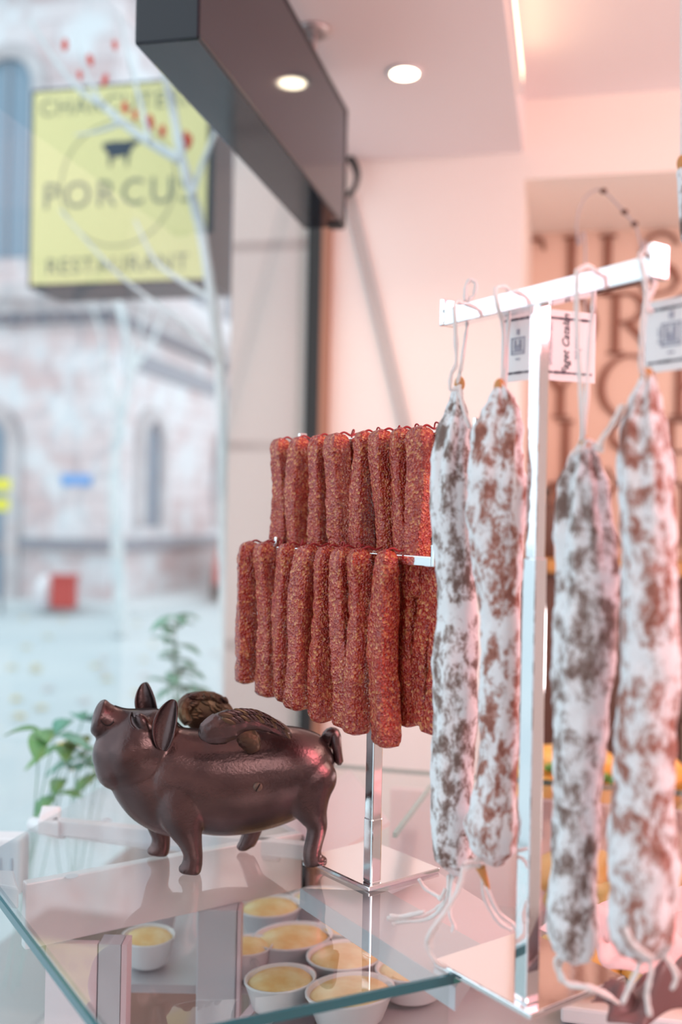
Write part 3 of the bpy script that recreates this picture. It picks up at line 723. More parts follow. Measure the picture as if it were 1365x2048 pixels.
def c3(pts, o=-.018): return [(840 + x / 2.6, 440 + y / 2.6, (q[0] if q else o)) for x, y, *q in pts]
def c5(pts, o=0.0): return [(740 + x / 2.184, 1640 + y / 2.184, (q[0] if q else o)) for x, y, *q in pts]
S1 = [(920, 760, 7), (914, 793, 13), (914, 824, 22), (908, 863, 36), (902, 940, 40), (904, 1020, 42), (911, 1120, 42), (917, 1240, 43), (912, 1360, 46), (910, 1480, 47), (902, 1600, 42), (902, 1680, 42), (908, 1719, 40), (915, 1745, 18), (917, 1752, 6)]
S2 = [(1000, 765, 8), (1006, 798, 26), (1005, 825, 38), (998, 863, 52), (992, 940, 60), (992, 1020, 60), (993, 1120, 52), (1002, 1240, 40), (999, 1360, 41), (998, 1480, 39), (994, 1560, 41), (988, 1600, 46), (981, 1651, 56), (986, 1695, 47), (990, 1727, 20), (992, 1733, 6)]
S3 = [(1170, 880, 10), (1168, 921, 30), (1166, 978, 50), (1169, 1040, 58), (1172, 1080, 61), (1177, 1200, 64), (1170, 1320, 61), (1165, 1440, 54), (1159, 1560, 47), (1153, 1680, 48), (1151, 1732, 48), (1147, 1823, 52), (1150, 1869, 55), (1150, 1905, 42), (1150, 1926, 12), (1150, 1930, 5)]
S4 = [(1296, 744, 8), (1296, 757, 16), (1288, 805, 33), (1285, 863, 47), (1288, 940, 56), (1297, 1020, 55), (1297, 1120, 52), (1301, 1240, 58), (1299, 1360, 60), (1290, 1440, 58), (1284, 1560, 60), (1286, 1680, 66), (1288, 1732, 69), (1282, 1823, 68), (1281, 1869, 64), (1284, 1905, 44), (1284, 1922, 14), (1284, 1926, 5)]
def bard(px):  # depth of the T bar at image x
    u = (px - 674.0) / FPX; t = (u * tp.y - tp.x) / (R2.x - u * R2.y); return tp.y + R2.y * t
d1, d2, d3, d4 = bard(925), bard(1010), bard(1172), bard(1290)
salami('white moulded cured sausage hanging leftmost on the tall chrome rack', S1, d1, 1.3, 'salami', [
    c3([(205, 870), (160, 880), (165, 800), (190, 740), (185, 560), (180, 455), (196, 424, .0), (236, 430, .01), (240, 350, .01), (262, 312, .01), (293, 332, .01), (282, 390, .01), (252, 430, .012), (248, 540, .014), (225, 700, .004), (215, 770), (195, 850)]),
    c3([(205, 860), (215, 930, -.022), (240, 1020, -.022), (262, 1080, -.02)]),
    c5([(360, 235, 0), (345, 330, .02), (300, 380, .03), (240, 415, .03), (150, 430, .03), (75, 430, .03)]), c5([(345, 240), (335, 350), (260, 430, .02), (130, 445, .03), (100, 458, .03)]),
    c5([(240, 400, .02), (150, 420, .028), (85, 420, .03)]),
    c5([(215, 258, .03), (245, 300, .03), (300, 335, .02), (310, 345, .0), (330, 300, .0)]), c5([(365, 240), (350, 400, -.01), (368, 460, -.01), (360, 490, -.01)])])
T2 = salami('wide white cured sausage directly left of the rack pole under a paper label', S2, d2, 2.9, 'salami_red', [
    c3([(420, 880, 0), (438, 700, .006), (432, 540, .0), (408, 460, -.022), (395, 372, -.02), (410, 348, 0), (450, 350, .012), (470, 400, .016), (462, 540, .016), (440, 870, .0)]),
    c5([(500, 170, 0), (455, 178, -.02), (410, 195, -.03), (400, 260, -.03), (355, 365, -.03), (272, 480, -.03), (252, 550, -.02), (290, 620, -.02), (330, 640, 0)]),
    c5([(480, 200), (420, 215, -.02), (390, 300, -.03), (330, 400, -.03), (275, 500, -.02), (262, 560, -.02)]),
    c5([(495, 210, 0), (500, 330, .01), (560, 440, .02), (620, 480, .02)]), c5([(510, 290, 0), (560, 400, .0), (620, 450, .01), (640, 480, .01)])])
MB().tube([atd(*p) for p in ((962, 1735, d2), (970, 1755, d2), (978, 1778, d2))], lambda t: .005 * (1 - t * .7), 10).build('casing_tail', M['knot'], T2, True)
T3 = salami('cured sausage with a brownish grey upper half, hanging directly right of the rack pole', S3, d3, 4.4, 'salami', [
    c3([(845, 1150, 0), (850, 1080, -.01), (838, 900, -.018), (820, 600), (818, 300), (832, 262, -.014), (870, 240, 0), (902, 262, .014), (905, 380, .018), (898, 500, .018), (885, 620, .01), (870, 900, .0), (855, 1100, 0)]),
    c3([(790, 1215, -.02), (840, 1190, -.02), (870, 1150, -.02), (905, 1160, -.012), (925, 1200, -.01)]),
    c5([(855, 590), (815, 610), (820, 660), (850, 705, .0), (940, 725, .0), (1010, 745, .0), (1085, 800, .02)]), c5([(870, 590), (830, 640, 0), (870, 720, -.01), (960, 735, -.02), (1060, 780, -.01)])])
T4 = salami('largest cured sausage with a red right flank, hanging rightmost on the chrome rack', S4, d4, 6.1, 'salami_red', [
    c3([(1180, 800, 0), (1150, 760, -.01), (1165, 500, -.018), (1185, 400, -.018), (1160, 260, -.018), (1148, 200, -.018), (1160, 170, 0), (1200, 150, .012), (1220, 200, .018), (1225, 320, .018), (1200, 390, -.002), (1175, 440, -.01), (1200, 480, -.004)]),
    c3([(1050, 970, 0), (990, 1080, .0), (940, 1150, .0), (925, 1190, .0)]), c3([(1060, 960, .002), (1010, 1060, .004), (950, 1140, .004), (945, 1210, .004)]),
    c5([(1170, 590), (1175, 640), (1140, 720), (1105, 800)]), c5([(1215, 590), (1230, 660), (1212, 760), (1225, 855)]), c5([(1290, 590), (1340, 680), (1320, 740)]), c5([(1120, 470, -.06), (1150, 540, -.065), (1230, 600, -.06)])])
# part of another one at the right border, tied to a ceiling cord
S5 = [(1366, 318, 4), (1370, 350, 14), (1376, 400, 18), (1378, 450, 18), (1376, 480, 14), (1376, 492, 3)]
T5 = salami('small white cured sausage just showing at the upper right border of the photo', S5, .95, 9.0, 'salami', [[(1366, 320, 0), (1366, 100, 0), (1368, -300, 0), (1368, -870, 0)]], group=None)

# paper labels
def paper(name, label, P, h, mount, parent_text, folds=None):
    pass
def sheet(path, z0, z1, th=.0012):
    mb = MB(); n = len(path)
    for i in range(n - 1):
        a, b = Vector(path[i]), Vector(path[i + 1]); d = (b - a).normalized(); nn = Vector((d.y, -d.x, 0)) * th
        mb.hexa([(a.x, a.y, z0), (b.x, b.y, z0), (b.x - nn.x, b.y - nn.y, z0), (a.x - nn.x, a.y - nn.y, z0), (a.x, a.y, z1), (b.x, b.y, z1), (b.x - nn.x, b.y - nn.y, z1), (a.x - nn.x, a.y - nn.y, z1)])
    return mb
def label_tag(label, pxs, y_top, y_bot, ds, txt_spec, group=None):
    pts = [atd(px, (y_top + y_bot) / 2, d) for px, d in zip(pxs, ds)]
    dm = sum(ds) / len(ds)
    z1 = atd(pxs[0], y_top, ds[0]).z; z0 = atd(pxs[0], y_bot, ds[0]).z
    T = thing('paper_label', label, 'paper label', (pts[0].x, pts[0].y, z1), group)
    pts = [Vector((p.x, p.y, 0)) for p in pts]
    sheet(pts, z0, z1).build('paper', M['paper'], T)
    # printed dotted borders top and bottom on each leaf
    for i in range(len(pts) - 1):
        a, b = pts[i], pts[i + 1]; L = (b - a).length; d = (b - a).normalized(); nn = Vector((d.y, -d.x, 0))
        s = .004
        for zz in (z1 - .008, z0 + .008):
            q = s; mb = MB()
            while q < L - s:
                w_ = random.uniform(.0010, .0032); h_ = random.uniform(.0006, .0013)
                c = a + d * (q + w_ / 2) + nn * .0004; mb.obox((c.x, c.y, zz), d, nn, (0, 0, 1), w_ / 2, .0004, h_); q += w_ + .0006
            mb.build('printed_border', M['ink'], T)
        for (txt, size, sx, sz, mk, sh) in txt_spec[i]:
            c = a + d * (L * sx) + nn * .0005; o_ = Vector((c.x, c.y, z0 + (z1 - z0) * sz))
            text_mesh(txt, 'printed_text', M[mk], frame_mat(o_, (0, 0, 1), -d) @ Matrix.Scale(size, 4), T, 1.0, .02, sh)
    return T, pts, z0, z1
TG, tpts, tz0, tz1 = label_tag('folded paper label with black borders and upright lettering, tied beside the rack pole', (1003, 1072, 1192), 628, 766, (.985, .952, .975), [
    [],
    [('Faget Catalán', .0108, .50, .52, 'ink', .35), ('SAUCISSON SEC', .0058, .24, .52, 'inklight', 0), ('pur porc', .0060, .66, .48, 'inklight', 0), ('250 g', .0048, .72, .40, 'inklight', 0)]])
def stamp(T, a, b, z0, z1, sx, sz, sc):
    d = (b - a).normalized(); nn = Vector((d.y, -d.x, 0)); L = (b - a).length
    c = a + d * (L * sx) + nn * .0004; zc = z0 + (z1 - z0) * sz; mb = MB()
    def q(u, v, hu, hv): mb.obox((c.x + d.x * u * sc, c.y + d.y * u * sc, zc + v * sc), d, nn, (0, 0, 1), hu * sc, .0004, hv * sc)
    for t in (-1, 1): q(t * .009, 0, .0008, .009)
    q(0, .009, .010, .0008); q(0, -.009, .010, .0008); q(0, -.002, .005, .003); q(.003, .003, .002, .004); q(-.004, .002, .0015, .005); q(0, -.006, .007, .0008)
    q(0, .016, .002, .003); q(0, -.015, .003, .0008)
    mb.build('printed_emblem', M['inklight'], T)
stamp(TG, tpts[0], tpts[1], tz0, tz1, .5, .5, .85)
TG2, p2, za, zb = label_tag('pinkish paper label with dark border and emblem beside the rightmost cured sausage string', (1290, 1400), 606, 748, (.845, .80), [[('FUET', .006, .30, .5, 'inklight', 0)]])
stamp(TG2, p2[0], p2[1], za, zb, .5, .5, 1.0)

# wrapping papers on the counter below the rack
def crumple(name, cx_, cy_, sx, sy, h, m_, seed, rot=0.0, z=ZT + .001, amp=1.0, freq=18):
    n = 34; V = []; F = []
    for k, lay in enumerate((1, 0)):
        for i in range(n + 1):
            for j in range(n + 1):
                u, v = (i / n - .5), (j / n - .5)
                x = u * sx * (1 + .1 * math.sin(v * 9 + seed)); y = v * sy * (1 + .1 * math.sin(u * 8 + seed))
                X = cx_ + x * math.cos(rot) - y * math.sin(rot); Y = cy_ + x * math.sin(rot) + y * math.cos(rot)
                zz = abs(noise.noise(Vector((X * freq, Y * freq, seed)))) * h * amp * 2 + h * .15
                zz *= max(0, 1 - (2 * max(abs(u), abs(v))) ** 6 * .8)
                V.append((X, Y, z + zz + (.0012 if lay else 0)))
    N = (n + 1) ** 2
    for i in range(n):
        for j in range(n):
            a = i * (n + 1) + j; F.append((a, a + n + 1, a + n + 2, a + 1)); F.append((N + a, N + a + 1, N + a + n + 2, N + a + n + 1))
    for i in range(n):
        for (a, b) in ((i, i + 1), (n * (n + 1) + i, n * (n + 1) + i + 1)): F.append((a, b, N + b, N + a))
        for (a, b) in ((i * (n + 1), (i + 1) * (n + 1)), (i * (n + 1) + n, (i + 1) * (n + 1) + n)): F.append((a, b, N + b, N + a))
    return MB().add(V, F).build(name, m_, None, True)
tag(crumple('wrapping_paper', .40, 1.10, .30, .16, .030, M['pinkpaper'], 3.1, .55, ZT + .002), 'crumpled pink wrapping paper on the glass below the rightmost cured sausages', 'paper')
tag(crumple('wrapped_parcel', .325, .935, .17, .055, .040, M['plum'], 8.3, .55, ZT + .002, 1.0, 22), 'plum brown crinkled wrap lying in the bottom right corner of the counter', 'parcel')

# ============================================================ THE FLYING PIG
K = .2857e-3; YAW = math.radians(13)
pfl = atz(384, 1748, ZT)
cy_, sy_ = math.cos(YAW), math.sin(YAW)
lx, ly = (532 - 650) * K, -.036
ox = pfl.x - (cy_ * lx - sy_ * ly); oy = pfl.y - (sy_ * lx + cy_ * ly)
pig = thing('pig_figurine', 'dark cast iron flying pig figurine with small wings standing on the glass counter', 'figurine', (ox, oy, ZT + .0005), None, YAW)
def PG(x, z, y=0.0, raw=False):      # x, z measured as seen; things further back sit lower than they look
    return Vector(((x - 650) * K, y, (936 - z - (0 if raw else 58 * (1 + y / .036))) * K))
pb_ = MB()
def body_tube(stations, n=30, sub=5, raw=False):
    # (x, z, r_across_path, half_width, y)
    P = spline([PG(a[0], a[1], a[4] if len(a) > 4 else 0, raw) for a in stations], sub)
    rs = spline([Vector((a[2] * K, a[3] * K, 0)) for a in stations], sub)
    rings = []
    for i, p in enumerate(P):
        t = (P[min(i + 1, len(P) - 1)] - P[max(i - 1, 0)]).normalized(); yv = Vector((0, 1, 0)); yv = (yv - t * t.dot(yv)).normalized(); u = yv.cross(t)
        rings.append([p + u * (rs[i].x * math.cos(k * math.tau / n)) + yv * (rs[i].y * math.sin(k * math.tau / n)) for k in range(n)])
    pb_.loft(rings)
# trunk
body_tube([(1172, 480, 30, 30), (1165, 478, 80, 70), (1140, 476, 132, 110), (1080, 476, 178, 150), (980, 485, 214, 172), (850, 503, 236, 184), (700, 514, 243, 186), (570, 500, 232, 178), (470, 466, 205, 162), (380, 430, 180, 140), (330, 410, 120, 100)])
# head
Ry = lambda a: Matrix.Rotation(a, 3, 'Y')
pb_.ellipsoid(PG(300, 365), (190 * K, 150 * K, 186 * K))
pb_.ellipsoid(PG(225, 375), (128 * K, 122 * K, 140 * K))
pb_.ellipsoid(PG(200, 425), (92 * K, 110 * K, 105 * K))
pb_.ellipsoid(PG(345, 300), (135 * K, 120 * K, 122 * K))
for s_ in (-1, 1):
    pb_.ellipsoid(PG(260, 395, s_ * 88 * K), (95 * K, 62 * K, 90 * K))      # cheeks
    pb_.ellipsoid(PG(312, 262, s_ * 98 * K), (52 * K, 34 * K, 26 * K), rot=Ry(.9))  # brow
body_tube([(290, 290, 118, 105), (225, 262, 92, 84), (175, 235, 74, 72), (140, 218, 74, 72), (118, 208, 76, 74), (108, 204, 64, 62)])
pb_.ellipsoid(PG(128, 215), (34 * K, 76 * K, 84 * K), rot=Ry(.22))
pb_.ellipsoid(PG(142, 165), (26 * K, 30 * K, 34 * K), rot=Ry(.3))
# chest and shoulders
body_tube([(250, 370, 120, 95), (320, 450, 168, 125), (400, 520, 190, 140), (490, 590, 170, 140), (560, 600, 120, 120)])
pb_.ellipsoid(PG(430, 520), (165 * K, 150 * K, 190 * K), rot=Ry(-.5))
for s_ in (-1, 1):
    yy = s_ * 128 * K
    f0 = 0 if s_ < 0 else -125
    body_tube([(500 + f0 * .35, 520, 120, 70, yy * .62), (492 + f0 * .45, 600, 128, 72, yy * .75), (490 + f0 * .6, 680, 108, 66, yy * .86), (503 + f0 * .8, 740, 78, 58, yy * .95), (522 + f0, 795, 54, 48, yy), (535 + f0, 850, 43, 42, yy), (533 + f0, 890, 45, 42, yy), (530 + f0, 918, 44, 42, yy), (528 + f0, 934, 38, 38, yy)], raw=True)
    pb_.ellipsoid(PG(506 + f0, 912, yy, True), (36 * K, 38 * K, 23 * K))
# rear legs
yy = -122 * K
body_tube([(1010, 500, 110, 56, yy * .60), (1032, 560, 150, 76, yy * .74), (1045, 640, 116, 68, yy * .85), (1068, 708, 70, 58, yy * .95), (1086, 760, 48, 46, yy), (1076, 820, 42, 42, yy), (1066, 870, 42, 42, yy), (1070, 912, 44, 42, yy), (1072, 934, 40, 40, yy)], raw=True)
pb_.ellipsoid(PG(1094, 912, yy, True), (44 * K, 38 * K, 24 * K))
yy = 122 * K
body_tube([(1010, 560, 130, 62, yy * .70), (965, 650, 100, 60, yy * .85), (900, 740, 66, 54, yy * .95), (850, 800, 46, 44, yy), (820, 870, 42, 42, yy), (804, 900, 40, 40, yy)], raw=True)
pb_.ellipsoid(PG(794, 908, yy, True), (40 * K, 38 * K, 26 * K), rot=Ry(-.3))
body = pb_.build('body', M['iron'], pig, True, local=True)
rm = body.modifiers.new('remesh', 'REMESH'); rm.mode = 'VOXEL'; rm.voxel_size = .0019; rm.use_smooth_shade = True
sm = body.modifiers.new('smooth', 'SMOOTH'); sm.factor = .5; sm.iterations = 16
# seam along the back, closed eye, mouth line, nostrils: laid on the evaluated skin
from mathutils.bvhtree import BVHTree
_dg = bpy.context.evaluated_depsgraph_get(); _ev = body.evaluated_get(_dg); _me = _ev.to_mesh()
skin = BVHTree.FromPolygons([v.co.copy() for v in _me.vertices], [tuple(p.vertices) for p in _me.polygons]); _ev.to_mesh_clear()
def on_side(x, z, sg=-1, lift=.0):
    o = PG(x, z, sg * .036); o.y = sg * .3
    h = skin.ray_cast(o, Vector((0, -sg, 0)))
    return (h[0] + Vector((0, sg * lift, 0))) if h[0] is not None else PG(x, z, sg * .04)
def on_top(x):
    o = PG(x, 0, 0); o.z = .5; h = skin.ray_cast(o, Vector((0, 0, -1)))
    return h[0] if h[0] is not None else PG(x, 300, 0)
def pgt(pts, r, name, m_, n=8, rough=0): MB().tube([PG(*p) for p in pts], r, n, 6, rough).build(name, m_, pig, True, local=True)
MB().tube([on_top(x) for x in range(190, 1130, 30)], .0010, 8, 3).build('casting_seam', M['seam'], pig, True, local=True)
for s_ in (-1, 1):
    MB().tube([on_side(x, z, s_) for x, z in ((262, 232), (266, 252), (274, 272), (286, 288), (300, 298))], .0011, 8).build('eyelid', M['seam'], pig, True, local=True)
    MB().tube([on_side(x, z, s_) for x, z in ((258, 250), (256, 268), (262, 286), (276, 300))], .0016, 8).build('eyelid', M['iron'], pig, True, local=True)
    MB().tube([on_side(x, z, s_) for x, z in ((132, 268), (150, 288), (170, 290), (188, 276))], .0011, 8).build('mouth', M['seam'], pig, True, local=True)
# ears: cupped leaves
def ear(base, tip, side, wid, depth, name='ear'):
    # path from base to tip; cross-section is an open C (cup) with thickness
    b, t = base, tip; ax = (t - b); L = ax.length; ax.normalize(); out = side.normalized(); nr = ax.cross(out).normalized()
    mb = MB(); n = 18; rings = []
    for i in range(n + 1):
        s = i / n; w_ = wid * (math.sin(math.pi * min(1, s * .92 + .06)) ** .55); bend = nr * (depth * .8 * math.sin(s * math.pi))
        c = b + ax * (L * s) - bend; ring = []
        m_ = 12
        for k in range(m_ + 1):
            a = -1.25 + 2.5 * k / m_; ring.append(c + out * (math.sin(a) * w_) + nr * ((1 - math.cos(a)) * w_ * 1.15))
        for k in range(m_, -1, -1):
            a = -1.15 + 2.3 * k / m_; ring.append(c + out * (math.sin(a) * w_ * .86) + nr * ((1 - math.cos(a)) * w_ * 1.0 + .0036))
        rings.append(ring)
    mb.loft(rings); o = mb.build(name, M['iron'], pig, True, local=True)
    s_ = o.modifiers.new('subdivision', 'SUBSURF'); s_.levels = 1; s_.render_levels = 2
ear(PG(398, 392, -.038), PG(444, 178, -.040), Vector((-.80, .40, .3)), 60 * K, -14 * K)
ear(PG(372, 205, .034), PG(325, 20, .038), Vector((-.8, .4, -.3)), 58 * K, -14 * K)
# tail
pgt([(1142, 400, 0), (1150, 350, -.001), (1162, 322, -.006), (1182, 330, -.010), (1186, 372, -.012), (1196, 420, -.010), (1208, 460, -.006)], lambda t: .0088 * (1 - .35 * t) * (1.15 if .2 < t < .5 else 1) * (1 if t < .97 else .6), 'tail', M['iron'], 14)
# screw on the flank
sc = on_side(805, 553, -1, .0008)
s_ = MB()
def disc(mb, c, r, y0, y1, n=24):
    mb.loft([[c + Vector((r * rr * math.cos(k * math.tau / n), yy, r * rr * math.sin(k * math.tau / n))) for k in range(n)] for rr, yy in ((1, y1), (1, y0 + .0006), (.85, y0))])
disc(s_, sc, 20 * K, -.0018, .006)
so = s_.build('screw', M['screw'], pig, True, local=True)
MB().obox(sc + Vector((0, -.0020, 0)), (.5, 0, .86), (0, 1, 0), (-.86, 0, .5), 19 * K, .0004, .0008).build('screw_slot', M['seam'], so, local=True)
# wings
def wing(stations, name, feather_rows, m_, seed):
    # stations: x, z, y, half height, half thickness, tilt
    P = spline([PG(a[0], a[1], a[2]) for a in stations], 10); rs = spline([Vector((a[3] * K, a[4] * K, a[5])) for a in stations], 10)
    n = 44; rings = []
    for i, p in enumerate(P):
        t = (P[min(i + 1, len(P) - 1)] - P[max(i - 1, 0)]).normalized(); yv = Vector((0, 1, 0)); yv = (yv - t * t.dot(yv)).normalized(); u = yv.cross(t)
        c_, s__ = math.cos(rs[i].z), math.sin(rs[i].z); u2 = u * c_ + yv * s__; y2 = yv * c_ - u * s__
        ring = []
        for k in range(n):
            a = k * math.tau / n; rr = 1.0
            # overlapping feather ridges
            f = i / len(P) * feather_rows + (math.floor(a * 3.2) % 2) * .5
            rr += .10 * ((f % 1.0) - .5) + .03 * noise.noise(p * 160 + Vector((a, seed, 0)))
            ring.append(p + u2 * (rs[i].x * math.cos(a) * rr) + y2 * (rs[i].y * math.sin(a) * rr))
        rings.append(ring)
    mb = MB(); mb.loft(rings); return mb.build(name, m_, pig, True, local=True)
wing([(552, 388, -0.080, 12, 10, 0), (564, 378, -0.082, 44, 26, .2), (600, 360, -0.086, 70, 34, .3), (660, 338, -0.088, 72, 36, .35), (720, 322, -0.086, 52, 34, .45), (790, 322, -0.080, 34, 34, .6), (860, 334, -0.072, 24, 36, .7), (915, 352, -0.064, 17, 28, .7), (946, 368, -0.058, 5, 8, .7)], 'wing', 5, M['iron'], 1)
wing([(700, 340, -.066, 20, 14, .2), (735, 352, -.060, 40, 18, .2), (765, 378, -.052, 48, 20, .2), (790, 410, -.043, 30, 18, .2)], 'wing_root', 4, M['feather'], 2)
fwp = [(522, 220, .030, 22, 20, 0), (500, 165, .040, 30, 24, 0), (520, 115, .050, 42, 30, 0), (570, 98, .056, 46, 32, 0), (630, 102, .058, 50, 32, 0), (680, 125, .056, 42, 28, 0), (722, 152, .050, 18, 14, 0), (738, 166, .048, 4, 4, 0)]
far = wing(fwp, 'wing', 6, M['feather'], 5)
fm = MB(); fm.ellipsoid(PG(612, 165, .052), (105 * K, 26 * K, 85 * K), 30, 16)
fm.build('wing_root', M['feather'], pig, True, local=True)
rr = random.Random(4)
for k in range(46):                                # individual feathers on the raised wing
    u = rr.random(); x = 505 + 205 * u; z = 75 + 110 * rr.random() + (u - .4) ** 2 * 70
    y = .050 - 26 * K * .9
    mb = MB(); mb.ellipsoid(PG(x, z, y - .001 + .004 * rr.random()), (19 * K, 5 * K, 8 * K), 10, 8, rot=Ry(.45 + 1.0 * (u - .5) + rr.uniform(-.2, .2)))
    mb.build('feather', M['feather'], pig, True, local=True)

rr2 = random.Random(9)
for k in range(13):                                # long overlapping feathers on the near wing
    u = k / 12; x = 640 + 260 * u; z = 312 - 26 * math.sin(u * 3.0) + 40 * u * u
    for j in range(2):
        mb = MB(); mb.ellipsoid(PG(x + j * 12, z + j * 24 - 4, -.1015 + .010 * u + .016 * u * u - .0012 * (1 - j)), (34 * K, 5 * K, 9 * K * (1.25 - .5 * u)), 12, 8, rot=Ry(.18 + .55 * u + .25 * j + rr2.uniform(-.06, .06)))
        mb.build('feather', M['iron'] if k % 3 else M['feather'], pig, True, local=True)

# ============================================================ OUTSIDE
struct(MB().boxAB(-30, 140, -15.5 - 60, BG - .062, -.25, -.12).build('road', M['road']))
struct(MB().boxAB(-30, 140, -2.6, BG - .063, -.12, -.02).build('pavement_near', M['pave']))
struct(MB().boxAB(15.6, 140, -70, -7.0, -.12, .0).build('pavement_far', M['pave']))
KA, KB = 16.6, -8.16
bl = thing('corner_building', 'large pink and cream sandstone corner building with arched windows across the street', 'building', W(30, -20, 0))
mb = MB().boxAB(KA, 46, -40, KB, 0, 11.6).build('walls', M['stone'], bl)
cn = MB(); cn.boxAB(KA - .35, 46, -40, KB + .35, 5.45, 5.75); cn.boxAB(KA - .22, 46, -40, KB + .22, 5.25, 5.45); cn.build('cornice', M['stonetrim'], bl)
dt = MB()
q = -40.0
for k in range(60): dt.boxAB(KA - .22, KA, -21 + k * .22, -21 + k * .22 + .11, 5.05, 5.25)
for k in range(90): dt.boxAB(KA + k * .22, KA + k * .22 + .11, KB, KB + .22, 5.05, 5.25)
dt.build('dentil_course', M['slate'], bl)
MB().boxAB(KA - .12, 46, -40, KB + .12, .90, 1.12).build('plinth_ledge', M['slate'], bl)
MB().boxAB(KA - .3, 46, -40, KB + .3, 11.3, 11.9).build('top_cornice', M['stonetrim'], bl)
fr = MB(); fr.boxAB(KA + .6, KA + 6.2, KB, KB + .05, 4.35, 4.72); fr.build('carved_frieze', M['slate'], bl)
def arch_win(face, c, z0, z1, hw, name='window'):
    # face 'L' = wall across our view (A = KA), c is B ; face 'R' = wall along the street (B = KB), c is A
    def pt(u, z, dpt): return W(KA - dpt, c + u, z) if face == 'L' else W(c + u, KB + dpt, z)
    n = 16; zs = z1 - hw
    out = [(-hw, z0), (hw, z0)] + [(hw * math.cos(a), zs + hw * math.sin(a)) for a in [math.pi * k / n for k in range(n + 1)]]
    g = MB(); V = [pt(u, z, .02) for u, z in out] + [pt(u, z, -.05) for u, z in out]; N = len(out)
    g.add(V, [tuple(range(N))] + [tuple(range(2 * N - 1, N - 1, -1))] + [(i, (i + 1) % N, N + (i + 1) % N, N + i) for i in range(N)])
    w_ = g.build(name, M['winblue'], bl)
    s = MB(); P = [(-hw - .12, z0)] + [((hw + .12) * math.cos(a), zs + (hw + .12) * math.sin(a)) for a in [math.pi - math.pi * k / n for k in range(n + 1)]] + [(hw + .12, z0)]
    for a, b in zip(P, P[1:]):
        d = Vector((b[0] - a[0], b[1] - a[1], 0)).normalized(); nx, nz = -d.y * .13, d.x * .13
        q = [(a[0] - nx, a[1] - nz), (b[0] - nx, b[1] - nz), (b[0] + nx, b[1] + nz), (a[0] + nx, a[1] + nz)]
        s.hexa([pt(u, z, .0) for u, z in q] + [pt(u, z, .14) for u, z in q])
    s.build('window_surround', M['stonetrim'], w_)
    b = MB()
    for u in (0,): b.hexa([pt(u - .03, z0, .02), pt(u + .03, z0, .02), pt(u + .03, z1 - .05, .02), pt(u - .03, z1 - .05, .02), pt(u - .03, z0, .06), pt(u + .03, z0, .06), pt(u + .03, z1 - .05, .06), pt(u - .03, z1 - .05, .06)])
    b.build('mullion', M['slate'], w_)
arch_win('L', -10.75, 0.0, 3.45, .60, 'doorway'); arch_win('L', -10.30, 6.3, 10.0, .52); arch_win('L', -13.2, 0.9, 3.4, .5); arch_win('L', -13.0, 6.3, 10, .5)
for a in (18.35, 22.6, 27.0): arch_win('R', a, 1.35, 3.45, .42)
for a in (18.4, 20.6, 22.8, 25.0): arch_win('R', a, 6.3, 9.6, .45)
sp = tag(MB().boxAB(KA - .05, KA - .01, -9.08, -8.50, 2.10, 2.30).build('street_plate', M['blueplate']), 'small blue street name plate on the sandstone corner building', 'sign')
b2 = thing('tower_building', 'tall pink stone building further down the street behind the light pole', 'building', W(50, -5, 0))
MB().boxAB(48, 60, -12, -3.0, 0, 26).build('walls', M['stonepink'], b2)
MB().boxAB(47.6, 48, -12, -2.6, 15, 15.8).build('cornice', M['stonetrim'], b2)
for z in (4, 9, 17, 21):
    for b_ in (-8.0, -6.4, -4.6): MB().boxAB(47.9, 47.99, b_, b_ + .7, z, z + 2.4).build('window', M['winblue'], b2)
# street furniture
def at_ground(px, py, z=-.02): return atz(px, py, z)
g = onA(128, 1212, 15.3); r_ = thing('waste_bin', 'red waste bin at the foot of the sandstone building', 'bin', (g.x, g.y, 0))
MB().box(g.x - .19, g.x + .19, g.y - .15, g.y + .15, 0, .48).build('body', M['red'], r_, bevel=.02)
MB().box(g.x - .21, g.x + .21, g.y - .17, g.y + .17, .48, .56).build('lid', M['red'], r_, bevel=.02)
g = onA(90, 1212, 15.4); r_ = thing('bollard', 'white rounded bollard left of the red waste bin', 'bollard', (g.x, g.y, 0))
MB().lathe((g.x, g.y, 0), [(.16, 0), (.16, .35), (.10, .5), (.0, .55)]).build('post', M['white'], r_, True)
MB().lathe((g.x, g.y, 0), [(.19, 0), (.19, .06)]).build('base', M['grey'], r_)
def car(c, ang, m_, label):
    t = thing('parked_car', label, 'car', (c.x, c.y, -.12))
    ca, sa = math.cos(ang), math.sin(ang); R = lambda x, y, z: Vector((c.x + x * ca - y * sa, c.y + x * sa + y * ca, z - .12))
    prof = [(-2.0, .35), (-2.0, .75), (-1.5, .9), (-.9, 1.38), (.6, 1.40), (1.15, .95), (1.95, .82), (2.05, .5), (2.0, .3)]
    mb = MB(); n = len(prof); V = [R(x, -.8, z) for x, z in prof] + [R(x, .8, z) for x, z in prof]
    mb.add(V, [tuple(range(n)), tuple(range(2 * n - 1, n - 1, -1))] + [(i, (i + 1) % n, n + (i + 1) % n, n + i) for i in range(n)]); mb.build('body', m_, t, bevel=.05)
    gl = [(-1.25, .98), (-.8, 1.3), (.5, 1.32), (.95, .98)]; mb = MB(); V = [R(x, -.815, z) for x, z in gl] + [R(x, .815, z) for x, z in gl]; n = 4
    mb.add(V, [tuple(range(n)), tuple(range(2 * n - 1, n - 1, -1))] + [(i, (i + 1) % n, n + (i + 1) % n, n + i) for i in range(n)]); mb.build('side_window', M['cartop'], t)
    for x in (-1.3, 1.3):
        for y in (-.78, .78):
            mb = MB(); mb.loft([[R(x + .32 * math.cos(k * .3142 * 1), y + yy, .32 + .32 * math.sin(k * .3142)) for k in range(20)] for yy in (-.1, .1)]); mb.build('wheel', M['black'], t)
